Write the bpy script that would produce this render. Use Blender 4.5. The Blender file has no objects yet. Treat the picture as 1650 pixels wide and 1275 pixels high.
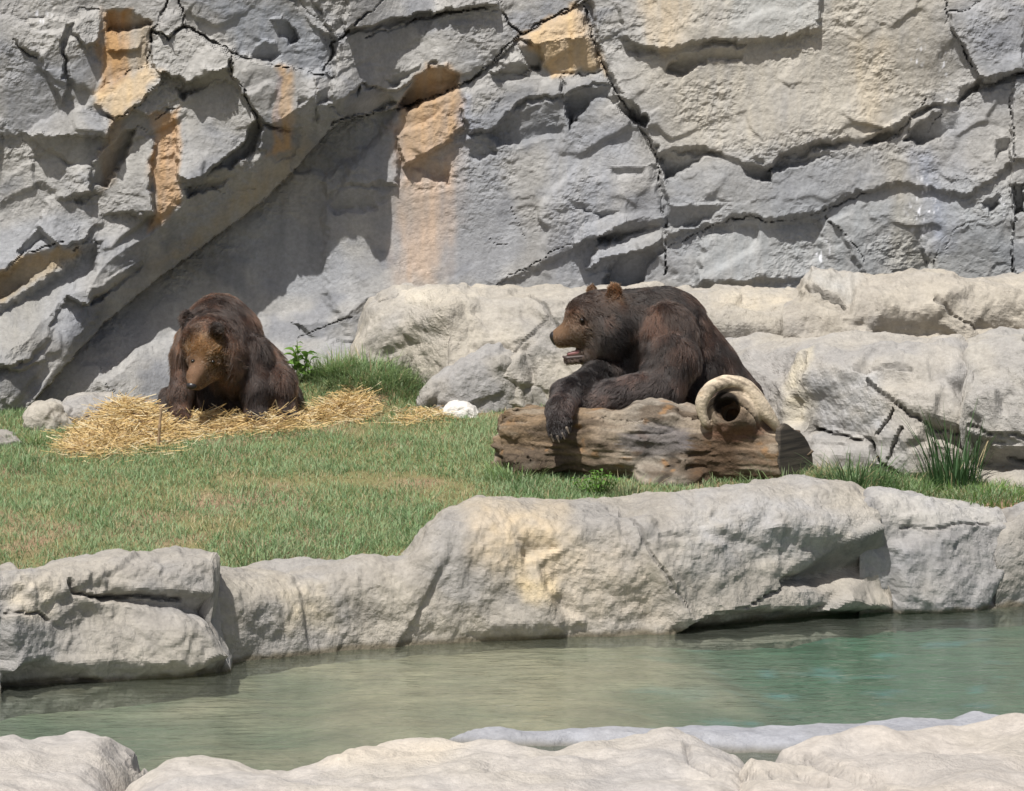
import bpy, math, random
import numpy as np
from mathutils import Vector, Matrix

# ------------------------------------------------------------------ camera, sky, sun, exposure
SC = bpy.context.scene
COL = SC.collection
F = 5000.0                 # focal length in photograph pixels
CU, CV, HOR = 825.0, 637.5, 206.0
CAMZ = 2.7                 # eye height over the water
PITCH = math.atan((CV - HOR) / F)
cam_d = bpy.data.cameras.new("camera")
cam = bpy.data.objects.new("camera", cam_d)
COL.objects.link(cam)
cam.location = (0, 0, CAMZ)
cam.rotation_euler = (math.pi / 2 - PITCH, 0, 0)
cam_d.sensor_fit = 'HORIZONTAL'
cam_d.sensor_width = 36.0
cam_d.lens = 36.0 * F / 1650.0
cam_d.clip_start = 0.1
cam_d.clip_end = 3000
SC.camera = cam

SUN = Vector((-0.22, -0.45, 0.86)).normalized()      # towards the sun
world = bpy.data.worlds.new("World")
SC.world = world
world.use_nodes = True
wn = world.node_tree
bg = wn.nodes['Background']
sky = wn.nodes.new('ShaderNodeTexSky')
sky.sky_type = 'NISHITA'
sky.sun_disc = False
sky.sun_elevation = math.asin(SUN.z)
sky.sun_rotation = math.atan2(SUN.x, SUN.y)
sky.dust_density = 4.0
wn.links.new(sky.outputs[0], bg.inputs[0])
bg.inputs[1].default_value = 0.075
sl = bpy.data.lights.new("sun", 'SUN')
sl.energy = 5.0
sl.angle = math.radians(0.6)
sl.color = (1.0, 0.97, 0.925)
so = bpy.data.objects.new("sun", sl)
COL.objects.link(so)
so.location = (-8, -4, 20)
so.rotation_euler = SUN.to_track_quat('Z', 'Y').to_euler()
SC.view_settings.view_transform = 'Standard'
SC.view_settings.look = 'None'
SC.view_settings.exposure = 0.16
SC.view_settings.gamma = 1.0
SC.view_settings.use_curve_mapping = False
SC.cycles.max_bounces = 8
SC.cycles.transparent_max_bounces = 8

# ------------------------------------------------------------------ pixel <-> place
cp, sp = math.cos(PITCH), math.sin(PITCH)
def ray(u, v):
    a = (np.asarray(u, float) - CU) / F
    b = -(np.asarray(v, float) - CV) / F
    return a, cp + b * sp, -sp + b * cp          # x, y (forward), z
def at(u, v, Y):
    rx, ry, rz = ray(u, v)
    t = np.asarray(Y, float) / ry
    return rx * t, np.asarray(Y, float) + 0 * t, CAMZ + rz * t
def pt(u, v, Y):
    x, y, z = at(u, v, Y)
    return np.array([float(x), float(y), float(z)])
def proj(x, y, z):
    dz = z - CAMZ
    f = y * cp - dz * sp
    up = y * sp + dz * cp
    return CU + F * x / f, CV - F * up / f
def zg(y):                                        # the sloping lawn
    y = np.asarray(y, float)
    return 0.33 + 0.135 * (y - 16.5)
def soil_z(x, y):                                 # the lawn as built: level under the cliff on the left, a mound by the weeds
    x = np.asarray(x, float); y = np.asarray(y, float)
    z = zg(y) - .115 * np.clip(y - 20.0, 0, 9) * smooth(-x, 1.6, 2.0)
    z = z + .17 * np.exp(-((x + 1.08) / .46) ** 2 - ((y - 20.8) / .38) ** 2)
    return z + .03 * fbm(x / 1.1, y / 1.1, o=3, seed=200)
def ground_Y(u, v):
    rx, ry, rz = ray(u, v)
    k = rz / ry
    return (CAMZ - 0.33 + 0.135 * 16.5) / (0.135 - k)
def water_Y(u, v):
    rx, ry, rz = ray(u, v)
    return -CAMZ * ry / rz

# ------------------------------------------------------------------ noise
def _hash(ix, iy, iz, seed):
    h = (ix.astype(np.int64) * 374761393 + iy.astype(np.int64) * 668265263 + iz.astype(np.int64) * 1274126177 + seed * 974711) & 0xFFFFFFFF
    h = ((h ^ (h >> 13)) * 1274126177) & 0xFFFFFFFF
    h = ((h ^ (h >> 16)) * 2246822519) & 0xFFFFFFFF
    return (h ^ (h >> 15)) & 0xFFFFFF
def rnd(ix, iy, iz, seed):
    return _hash(ix, iy, iz, seed) / float(0xFFFFFF)
def noise(x, y, z=None, seed=0):
    x = np.asarray(x, float); y = np.asarray(y, float)
    z = np.zeros_like(x) if z is None else np.asarray(z, float)
    x, y, z = np.broadcast_arrays(x, y, z)
    x0 = np.floor(x).astype(np.int64); y0 = np.floor(y).astype(np.int64); z0 = np.floor(z).astype(np.int64)
    fx, fy, fz = x - x0, y - y0, z - z0
    sx, sy, sz = [t * t * t * (t * (t * 6 - 15) + 10) for t in (fx, fy, fz)]
    out = 0
    for dx in (0, 1):
        wx = sx if dx else 1 - sx
        for dy in (0, 1):
            wy = sy if dy else 1 - sy
            for dz in (0, 1):
                wz = sz if dz else 1 - sz
                h = _hash(x0 + dx, y0 + dy, z0 + dz, seed)
                th = (h & 1023) * (2 * math.pi / 1024.0)
                ph = ((h >> 10) & 1023) / 511.5 - 1.0
                r = np.sqrt(np.maximum(0, 1 - ph * ph))
                g = r * np.cos(th) * (fx - dx) + r * np.sin(th) * (fy - dy) + ph * (fz - dz)
                out = out + wx * wy * wz * g
    return out * 1.5
def fbm(x, y, z=None, o=4, seed=0, g=0.5):
    s, a = 0, 1.0
    x = np.asarray(x, float); y = np.asarray(y, float)
    z = np.zeros_like(x) if z is None else np.asarray(z, float)
    for i in range(o):
        s = s + a * noise(x, y, z, seed + i * 17)
        x, y, z = x * 2.03, y * 2.03, z * 2.03
        a *= g
    return s
def facet2(x, y, seed=0, tilt=1.0, step=0.3, sharp=16.0):
    """cellular facets: each cell its own tilted plane, melted a little at the seams"""
    ix, iy = np.floor(x).astype(np.int64), np.floor(y).astype(np.int64)
    acc = np.zeros(x.shape); wsum = np.zeros(x.shape)
    zz = np.zeros_like(ix)
    for dx in (-1, 0, 1):
        for dy in (-1, 0, 1):
            cx, cy = ix + dx, iy + dy
            px = cx + rnd(cx, cy, zz, seed); py = cy + rnd(cx, cy, zz, seed + 1)
            w = np.exp(-sharp * ((x - px) ** 2 + (y - py) ** 2))
            tx = rnd(cx, cy, zz, seed + 2) * 2 - 1; ty = rnd(cx, cy, zz, seed + 3) * 2 - 1; t0 = rnd(cx, cy, zz, seed + 4) * 2 - 1
            acc += w * (tilt * (tx * (x - px) + ty * (y - py)) + step * t0); wsum += w
    return acc / (wsum + 1e-12)
def facet3(x, y, z, seed=0, tilt=1.0, step=0.2):
    ix, iy, iz = [np.floor(t).astype(np.int64) for t in (x, y, z)]
    best = np.full(x.shape, 1e9); h = np.zeros(x.shape)
    for dx in (-1, 0, 1):
        for dy in (-1, 0, 1):
            for dz in (-1, 0, 1):
                cx, cy, cz = ix + dx, iy + dy, iz + dz
                px, py, pz = cx + rnd(cx, cy, cz, seed), cy + rnd(cx, cy, cz, seed + 1), cz + rnd(cx, cy, cz, seed + 2)
                d = (x - px) ** 2 + (y - py) ** 2 + (z - pz) ** 2
                m = d < best
                if not m.any(): continue
                tx, ty, tz = [rnd(cx, cy, cz, seed + k) * 2 - 1 for k in (3, 4, 5)]
                v = tilt * (tx * (x - px) + ty * (y - py) + tz * (z - pz)) + step * (rnd(cx, cy, cz, seed + 6) * 2 - 1)
                best = np.where(m, d, best); h = np.where(m, v, h)
    return h
def smooth(t, a, b):
    t = np.clip((t - a) / (b - a), 0, 1)
    return t * t * (3 - 2 * t)
def seg_dist(u, v, ax, ay, bx, by):
    dx, dy = bx - ax, by - ay
    L = dx * dx + dy * dy + 1e-9
    t = np.clip(((u - ax) * dx + (v - ay) * dy) / L, 0, 1)
    return np.hypot(u - ax - t * dx, v - ay - t * dy), t
def poly_sd(u, v, poly):
    """signed distance, positive inside"""
    d = np.full(u.shape, 1e9); ins = np.zeros(u.shape, bool)
    n = len(poly)
    for i in range(n):
        ax, ay = poly[i]; bx, by = poly[(i + 1) % n]
        d = np.minimum(d, seg_dist(u, v, ax, ay, bx, by)[0])
        c = ((ay > v) != (by > v))
        xi = (bx - ax) * (v - ay) / (by - ay + 1e-12) + ax
        ins ^= c & (u < xi)
    return np.where(ins, d, -d)
def line_d(u, v, pts):
    d = np.full(u.shape, 1e9)
    for (ax, ay), (bx, by) in zip(pts[:-1], pts[1:]):
        d = np.minimum(d, seg_dist(u, v, ax, ay, bx, by)[0])
    return d

# ------------------------------------------------------------------ objects
def tag(o, label=None, cat=None, group=None, kind=None):
    if label: o["label"] = label
    if cat: o["category"] = cat
    if group: o["group"] = group
    if kind: o["kind"] = kind
    return o
def empty(name, loc=(0, 0, 0)):
    o = bpy.data.objects.new(name, None)
    o.location = [float(c) for c in loc]
    o.empty_display_size = 0.1
    COL.objects.link(o)
    return o
def link(name, me, mat=None, parent=None):
    o = bpy.data.objects.new(name, me)
    COL.objects.link(o)
    if mat is not None: me.materials.append(mat)
    if parent is not None:
        o.parent = parent
        o.matrix_parent_inverse = Matrix.Translation(-Vector(parent.location))
    return o
def np_mesh(name, V, FA, col=None, smooth_=False):
    """V (n,3); FA list of index arrays (m,3) / (m,4)"""
    me = bpy.data.meshes.new(name)
    V = np.ascontiguousarray(V, dtype=np.float32)
    if not isinstance(FA, (list, tuple)): FA = [FA]
    FA = [np.asarray(f, dtype=np.int32) for f in FA if len(f)]
    me.vertices.add(len(V)); me.vertices.foreach_set('co', V.ravel())
    loops = np.concatenate([f.ravel() for f in FA])
    tot = np.concatenate([np.full(len(f), f.shape[1], np.int32) for f in FA])
    st = np.concatenate([[0], np.cumsum(tot)[:-1]]).astype(np.int32)
    me.loops.add(len(loops)); me.loops.foreach_set('vertex_index', loops)
    me.polygons.add(len(tot)); me.polygons.foreach_set('loop_start', st); me.polygons.foreach_set('loop_total', tot)
    me.polygons.foreach_set('use_smooth', np.full(len(tot), bool(smooth_)))
    if col is not None:
        a = me.attributes.new('col', 'FLOAT_COLOR', 'POINT')
        c = np.ones((len(V), 4), np.float32); c[:, :3] = col
        a.data.foreach_set('color', c.ravel())
    me.update(calc_edges=True)
    me.validate()
    return me
def grid_faces(nr, nc):
    i = np.arange(nr * nc).reshape(nr, nc)
    return np.stack([i[:-1, :-1], i[:-1, 1:], i[1:, 1:], i[1:, :-1]], -1).reshape(-1, 4)

def lerp(a, b, t): return a + (b - a) * t
def mixc(C, col, m):
    return C + (np.array(col)[None, :] - C) * np.clip(m, 0, 1)[:, None]

# ------------------------------------------------------------------ materials
def new_mat(name):
    m = bpy.data.materials.new(name); m.use_nodes = True
    return m, m.node_tree, m.node_tree.nodes['Principled BSDF']
def attr_mat(name, rough=0.9, spec=0.25, grain=0.0, gscale=60, bump=0.0, bscale=90, bdist=0.01, wet=False):
    """colour from the per-vertex pigment attribute, grain and relief from noise nodes"""
    m, nt, p = new_mat(name)
    N = nt.nodes; L = nt.links
    at_ = N.new('ShaderNodeAttribute'); at_.attribute_name = 'col'
    tc = N.new('ShaderNodeTexCoord')
    colour = at_.outputs['Color']
    if grain > 0:
        n1 = N.new('ShaderNodeTexNoise'); n1.inputs['Scale'].default_value = gscale; n1.inputs['Detail'].default_value = 6; n1.inputs['Roughness'].default_value = 0.65
        L.new(tc.outputs['Object'], n1.inputs['Vector'])
        mr = N.new('ShaderNodeMapRange'); mr.inputs['From Min'].default_value = 0.25; mr.inputs['From Max'].default_value = 0.75
        mr.inputs['To Min'].default_value = 1 - grain; mr.inputs['To Max'].default_value = 1 + grain
        L.new(n1.outputs['Fac'], mr.inputs['Value'])
        vm = N.new('ShaderNodeVectorMath'); vm.operation = 'SCALE'
        L.new(colour, vm.inputs[0]); L.new(mr.outputs[0], vm.inputs['Scale'])
        colour = vm.outputs[0]
    L.new(colour, p.inputs['Base Color'])
    p.inputs['Roughness'].default_value = rough
    p.inputs['Specular IOR Level'].default_value = spec
    if bump > 0:
        n2 = N.new('ShaderNodeTexNoise'); n2.inputs['Scale'].default_value = bscale; n2.inputs['Detail'].default_value = 5; n2.inputs['Roughness'].default_value = 0.6
        L.new(tc.outputs['Object'], n2.inputs['Vector'])
        b = N.new('ShaderNodeBump'); b.inputs['Strength'].default_value = bump; b.inputs['Distance'].default_value = bdist
        n3 = N.new('ShaderNodeTexNoise'); n3.inputs['Scale'].default_value = 1.7; n3.inputs['Detail'].default_value = 3
        L.new(tc.outputs['Object'], n3.inputs['Vector'])
        m3 = N.new('ShaderNodeMapRange'); m3.inputs['From Min'].default_value = .38; m3.inputs['From Max'].default_value = .66; m3.inputs['To Min'].default_value = bump * .38; m3.inputs['To Max'].default_value = bump
        L.new(n3.outputs['Fac'], m3.inputs['Value']); L.new(m3.outputs[0], b.inputs['Strength'])
        L.new(n2.outputs['Fac'], b.inputs['Height']); L.new(b.outputs[0], p.inputs['Normal'])
    return m
def plain_mat(name, col, rough=0.6, spec=0.4):
    m, nt, p = new_mat(name)
    n = nt.nodes.new('ShaderNodeTexNoise'); n.inputs['Scale'].default_value = 45; n.inputs['Detail'].default_value = 4
    r = nt.nodes.new('ShaderNodeMixRGB'); r.inputs[1].default_value = (*[c * 0.8 for c in col], 1); r.inputs[2].default_value = (*[min(1, c * 1.2) for c in col], 1)
    nt.links.new(n.outputs['Fac'], r.inputs[0]); nt.links.new(r.outputs[0], p.inputs['Base Color'])
    p.inputs['Roughness'].default_value = rough; p.inputs['Specular IOR Level'].default_value = spec
    return m
M_WALL = attr_mat("cliff_rock", 0.92, 0.2, grain=0.16, gscale=38, bump=0.55, bscale=55, bdist=0.02)
M_ROCK = attr_mat("rim_rock", 0.92, 0.2, grain=0.16, gscale=42, bump=0.8, bscale=48, bdist=0.022)
# ================================================================== the cliff
GREY = (0.365, 0.352, 0.33); BLUE = (0.305, 0.31, 0.322); TAN = (0.50, 0.44, 0.34); ORG = (0.44, 0.27, 0.13); PALE = (0.46, 0.44, 0.40)
def build_cliff():
    # finer in the picture, coarser outside it
    us = np.unique(np.concatenate([np.arange(-420, -20, 9.0), np.arange(-20, 1675, 2.3), np.arange(1675, 2100, 9.0)]))
    vs = np.unique(np.concatenate([np.arange(-460, -15, 9.0), np.arange(-15, 735, 2.3)]))
    U, V = np.meshgrid(us, vs)
    # ragged edges: every outline is followed through a warp
    wu = U + 6 * fbm(U / 45, V / 45, o=3, seed=5) + 4 * fbm(U / 13, V / 13, o=2, seed=9)
    wv = V + 6 * fbm(U / 45 + 31, V / 45, o=3, seed=6) + 4 * fbm(U / 13 + 7, V / 13, o=2, seed=10)
    H = 0.00035 * (V - 460) + 0.0 * U                              # leans back a little
    H += 0.85 * smooth(U, 330, -60) * smooth(V, 330, 690) + 0.30 * smooth(V, 430, 690) * smooth(U, 800, 500)
    H += 0.10 * fbm(U / 330, V / 260, o=2, seed=3)
    # --- the upper right faces jut over the lower ones
    upR = [(1000, -500), (2200, -500), (2200, 120), (1650, 118), (1580, 132), (1545, 168), (1490, 178), (1440, 212), (1392, 226), (1340, 232), (1290, 240), (1236, 272), (1180, 262), (1120, 240), (1060, 250), (1050, 235), (1010, 170), (985, 130), (960, 70), (945, -10)]
    H += 0.11 * smooth(poly_sd(wu, wv, upR), -2, 9)
    midR = [(1068, 300), (1060, 240), (1240, 262), (1400, 215), (1560, 150), (1650, 120), (2200, 110), (2200, 250), (1640, 260), (1560, 320), (1460, 300), (1395, 310), (1330, 336), (1290, 352), (1236, 358), (1210, 348), (1150, 362), (1100, 378), (1072, 390)]
    H += 0.07 * smooth(poly_sd(wu, wv, midR), -2, 8)
    cen = [(640, 176), (745, 138), (800, 100), (835, 62), (945, 0), (965, 80), (985, 140), (1022, 190), (1060, 262), (1068, 330), (1070, 372), (1010, 376), (960, 392), (900, 420), (800, 470), (560, 560), (520, 470), (520, 330), (585, 235)]
    H += 0.05 * smooth(poly_sd(wu, wv, cen), -3, 14)
    # --- the big leaning slab on the left
    edge = [(-460, 905), (-60, 742), (14, 694), (40, 664), (66, 634), (96, 600), (120, 572), (150, 540), (168, 520), (205, 488), (250, 452), (300, 415), (345, 383), (395, 345), (440, 308), (480, 268), (505, 238), (528, 212), (548, 197), (575, 188), (602, 181), (640, 175), (690, 160), (742, 139), (800, 98), (836, 60), (880, 34), (944, 0)]
    slab = edge + [(1000, -120), (1000, -600), (-700, -600), (-700, 905)]
    sd = poly_sd(wu * 0.45 + U * 0.55, wv * 0.45 + V * 0.55, slab)
    ed = line_d(U, V, edge)
    wid = 66 + 26 * noise(U / 90, V / 90, seed=40)
    left = smooth(U, 690, 500)
    Hs = (.05 + .17 * smooth(U, 650, 560)) + (.27 * left + .03) * np.clip(ed / wid, 0, 1) ** .9 + .0007 * np.clip(ed - 70, 0, 600) * left
    Hs += .20 * np.exp(-((U - 545) / 42) ** 2 - ((V - 165) / 40) ** 2)      # overhanging nose
    H = np.where(sd > 0, H + Hs, H)
    inS = sd > 0
    # --- facets: outline, offset, slope sideways, slope downwards (per 100 px), softness
    FC = [
     ([(20,45),(50,28),(100,28),(115,35),(100,60),(108,140),(95,165),(60,92),(33,75),(20,62)], .07, .03, .00, 4),
     ([(125,18),(158,16),(166,40),(160,70),(140,75),(115,55)], .06, -.05, .18, 4),
     ([(112,60),(160,70),(164,120),(150,150),(118,140),(104,80)], .03, -.20, .02, 6),
     ([(165,18),(200,12),(242,32),(242,44),(212,50),(172,50)], -.09, .0, -.42, 4),
     ([(172,52),(240,42),(240,108),(205,116),(165,138),(162,110)], .0, .03, -.02, 4),
     ([(172,52),(215,48),(238,60),(225,78),(176,84)], .02, .0, .16, 4),
     ([(150,152),(185,130),(235,108),(262,114),(255,137),(215,176),(183,197),(155,168)], .07, .10, .10, 3),
     ([(115,162),(183,197),(176,222),(110,218),(70,222),(42,216),(80,190)], .08, .10, .22, 4),
     ([(45,216),(110,216),(176,222),(160,252),(120,262),(75,240)], .05, -.12, -.08, 5),
     ([(200,213),(222,207),(212,232),(190,272),(170,305),(150,300),(150,262),(165,240)], -.07, -.50, -.30, 4),
     ([(0,215),(60,222),(110,262),(145,268),(150,312),(100,320),(60,300),(0,330)], .03, .05, .08, 6),
     ([(222,210),(246,220),(246,345),(165,345),(172,310),(192,275)], .03, .14, .06, 5),
     ([(62,366),(80,312),(160,312),(166,355),(140,385),(95,396)], .05, -.08, .10, 5),
     ([(108,312),(150,306),(160,318),(130,330)], -.03, .0, -.35, 4),
     ([(25,402),(60,366),(78,376),(66,392),(36,412)], -.04, -.25, -.42, 4),
     ([(-60,452),(10,438),(40,412),(100,394),(128,396),(132,404),(78,440),(10,482),(-60,520)], -.14, .0, -.36, 9),
     ([(-60,520),(10,484),(75,446),(130,402),(165,392),(152,436),(102,480),(60,520),(10,560),(-60,590)], -.15, .06, .05, 14),
     ([(165,345),(246,345),(248,392),(232,420),(180,466),(142,492),(104,482),(150,436)], .06, -.04, .12, 4),
     ([(140,470),(190,440),(232,420),(225,440),(170,482),(150,492)], -.02, -.2, -.32, 5),
     ([(95,492),(140,492),(172,482),(160,512),(122,552),(62,632),(22,690),(-60,730),(-60,600),(40,582),(80,542)], -.05, .16, .05, 5),
     ([(10,590),(60,560),(75,580),(30,600)], .04, .0, .25, 4),
     ([(268,12),(286,14),(297,38),(270,64),(250,48)], .06, -.10, .20, 2),
     ([(250,66),(298,46),(330,64),(372,90),(374,112),(345,120),(300,134),(250,112),(243,72)], .10, .02, .10, 3),
     ([(288,142),(330,112),(374,110),(370,124),(320,146),(294,162)], -.05, .0, -.45, 4),
     ([(262,112),(300,130),(285,160),(245,190),(212,178),(240,150)], .02, -.08, .08, 4),
     ([(246,172),(300,150),(365,128),(386,140),(416,192),(388,232),(350,266),(310,292),(286,292),(284,190)], .06, .02, .16, 4),
     ([(388,232),(416,192),(425,206),(410,245),(372,268),(352,268)], -.06, -.45, -.30, 4),
     ([(376,90),(470,108),(512,124),(510,200),(476,212),(432,202),(412,180),(376,126)], .07, -.06, .06, 3),
     ([(300,300),(352,268),(372,268),(400,250),(395,275),(335,310),(300,318)], -.01, .0, -.35, 4),
     ([(476,154),(500,154),(495,168),(480,172)], -.03, .0, -.4, 3),
     ([(508,126),(538,124),(530,166),(514,172)], -.05, -.60, -.1, 3),
     ([(510,172),(530,164),(550,190),(514,202)], .05, .05, .22, 3),
     ([(425,205),(470,214),(472,250),(440,262),(420,236)], .03, -.10, -.18, 4),
     ([(540,64),(640,38),(722,22),(800,14),(832,56),(792,100),(742,126),(700,100),(640,150),(585,136),(530,170),(540,120)], .05, -.03, .03, 3),
     ([(558,52),(640,30),(722,16),(800,8),(800,-80),(560,-80)], .10, -.02, .14, 3),
     ([(532,202),(568,166),(580,138),(618,146),(640,166),(600,182),(560,192)], -.06, -.12, -.50, 4),
     ([(622,130),(650,112),(676,104),(660,126),(636,142)], -.03, .0, -.4, 5),
     ([(640,172),(668,132),(692,108),(722,100),(744,124),(736,142),(660,178)], -.10, -.05, -.46, 4),
     ([(325,-80),(455,-80),(545,66),(535,125),(502,118),(376,84),(320,50)], -.05, -.03, -.04, 3),
     ([(405,90),(420,66),(440,66),(452,90),(436,100)], -.02, .0, -.4, 4),
     ([(436,28),(456,24),(480,60),(466,72),(448,50)], -.03, -.3, -.2, 3),
     ([(466,0),(490,0),(535,40),(545,62),(512,50)], .03, .1, .1, 3),
     # middle
     ([(836,62),(925,8),(948,45),(958,58),(900,66),(870,74)], .07, .0, .14, 3),
     ([(870,72),(930,57),(958,60),(968,112),(886,120),(876,96)], .06, .02, -.16, 4),
     ([(832,72),(870,72),(876,96),(870,112),(850,104)], -.04, -.3, -.3, 4),
     ([(790,116),(832,78),(856,106),(850,118),(806,112)], .07, -.15, .10, 3),
     ([(806,100),(838,92),(854,110),(845,118),(808,112)], -.02, .0, -.42, 3),
     ([(756,142),(850,120),(904,122),(908,150),(832,170),(796,214),(756,216),(742,170)], .07, .02, .10, 5),
     ([(790,217),(810,182),(905,152),(908,216),(870,226),(800,236)], -.04, -.05, -.26, 7),
     ([(908,122),(978,114),(984,134),(955,134),(908,156)], .04, .0, .12, 3),
     ([(908,162),(955,136),(984,136),(986,156),(956,162),(920,208)], -.07, .0, -.42, 5),
     ([(640,216),(700,190),(742,142),(746,200),(720,230),(690,250),(650,264)], .06, .0, .10, 5),
     ([(660,262),(690,250),(724,262),(726,298),(690,290)], -.03, .0, -.30, 7),
     ([(745,222),(790,216),(800,252),(760,262)], -.02, -.1, -.25, 6),
     ([(520,326),(552,300),(604,298),(632,314),(600,336),(540,345)], -.01, .0, -.24, 7),
     ([(585,236),(640,190),(644,300),(604,296),(550,300),(525,320),(520,290)], .05, .02, .06, 7),
     ([(976,270),(1052,264),(1036,284),(996,290)], -.03, .0, -.40, 5),
     ([(915,320),(940,322),(952,342),(930,338)], -.02, .0, -.35, 4),
     ([(958,342),(984,338),(1000,342),(965,356)], -.03, .0, -.40, 4),
     ([(940,362),(1010,340),(1068,334),(1068,350),(1010,358),(965,384),(925,398)], .05, .0, .20, 4),
     ([(960,384),(1012,358),(1070,348),(1070,368),(1012,378),(970,392)], -.05, .0, -.50, 4),
     ([(965,396),(1012,384),(1068,372),(1070,386),(1026,408),(985,420),(940,430)], .07, .0, .24, 4),
     ([(985,430),(1000,412),(1026,408),(1068,388),(1072,402),(1044,424),(1036,462),(965,466)], -.10, .0, -.24, 4),
     ([(990,142),(1020,160),(1047,196),(1040,208),(1006,186),(984,152)], -.07, -.2, -.46, 4),
     ([(985,80),(1020,62),(1056,82),(1058,90),(1010,88)], -.03, .0, -.30, 6),
     # right
     ([(1000,62),(1060,82),(1160,68),(1210,72),(1322,48),(1322,-120),(985,-120)], .07, .0, .06, 6),
     ([(1074,108),(1100,86),(1150,76),(1206,75),(1196,94),(1142,100),(1100,124),(1076,122)], -.05, .0, -.44, 4),
     ([(1058,256),(1082,240),(1126,246),(1132,256),(1078,292)], -.07, .0, -.48, 4),
     ([(1072,332),(1162,326),(1150,350),(1120,366),(1072,372)], -.05, .0, -.40, 4),
     ([(1196,262),(1220,246),(1242,266),(1242,292),(1202,286)], -.04, -.1, -.42, 4),
     ([(1236,272),(1268,246),(1330,238),(1342,252),(1262,274)], -.05, .0, -.44, 4),
     ([(1392,232),(1460,184),(1476,190),(1446,220),(1412,234)], -.05, .0, -.44, 4),
     ([(1455,228),(1482,196),(1520,176),(1550,178),(1536,212),(1482,234)], -.10, .08, -.30, 4),
     ([(1532,22),(1650,-12),(1650,118),(1600,132),(1580,126),(1532,42)], .06, -.04, .08, 3),
     ([(1538,140),(1580,128),(1576,150),(1546,166)], -.04, -.25, -.42, 3),
     ([(1602,228),(1636,214),(1633,236),(1606,256)], -.05, -.1, -.42, 4),
     ([(1580,332),(1606,308),(1612,316),(1594,342)], -.06, -.1, -.42, 4),
     ([(1632,132),(1700,118),(1700,460),(1634,448),(1627,200)], .06, .0, .0, 3),
     ([(1632,302),(1652,296),(1652,340),(1636,345)], -.16, .0, -.3, 3),
     ([(1130,390),(1150,372),(1220,366),(1320,350),(1330,450),(1120,460)], .03, -.05, .10, 8),
     ([(1340,352),(1400,330),(1430,440),(1400,460)], .02, -.10, .05, 6),
     ([(1455,400),(1480,370),(1500,440),(1446,450)], -.03, -.2, -.1, 5),
     # behind the brown bear and the foot of the wall
     ([(160,610),(215,568),(290,540),(400,520),(590,470),(700,470),(700,700),(160,730)], .10, .0, .10, 12),
     ([(470,520),(560,510),(600,480),(586,530),(572,560),(500,540)], -.02, -.15, -.16, 5),
    ]
    for poly, dz, tu, tv, w in FC:
        P = np.array(poly, float)
        m = (U > P[:, 0].min() - 25) & (U < P[:, 0].max() + 25) & (V > P[:, 1].min() - 25) & (V < P[:, 1].max() + 25)
        if not m.any(): continue
        s = poly_sd(wu[m], wv[m], poly)
        k = smooth(s, -w * 0.5, w)
        c = P.mean(0)
        H[m] += k * (dz + tu * (U[m] - c[0]) / 100 + tv * (V[m] - c[1]) / 100)
    # broken relief at two sizes; calmer on the smooth slope behind the bear
    calm = smooth(poly_sd(U, V, [(200, 560), (520, 310), (760, 300), (900, 440), (620, 600), (200, 720)]), -40, 30)
    calmR = 0.45 * smooth(poly_sd(U, V, [(1060, 100), (1320, 60), (1500, 60), (1480, 160), (1230, 250), (1080, 220)]), -40, 30)
    rel = 1 - 0.75 * calm - calmR
    rot = (U * 0.82 - V * 0.57, U * 0.57 + V * 0.82)
    H += rel * 0.036 * facet2(rot[0] / 125 + 0.3 * noise(U / 40, V / 40, seed=2), rot[1] / 84, seed=21, tilt=1.2, step=.25, sharp=22)
    H += rel * 0.009 * facet2(wu / 48, wv / 36, seed=33, tilt=1.3, step=.2, sharp=18)
    rough = smooth(fbm(U / 120, V / 90, o=3, seed=77), -.15, .45)
    H += (0.004 + 0.010 * rough) * fbm(U / 14, V / 12, o=3, seed=50) * (1 - .5 * calm)
    H += (0.0012 + 0.004 * rough) * fbm(U / 4.6, V / 4.2, o=2, seed=51) * (1 - .5 * calm)
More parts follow.
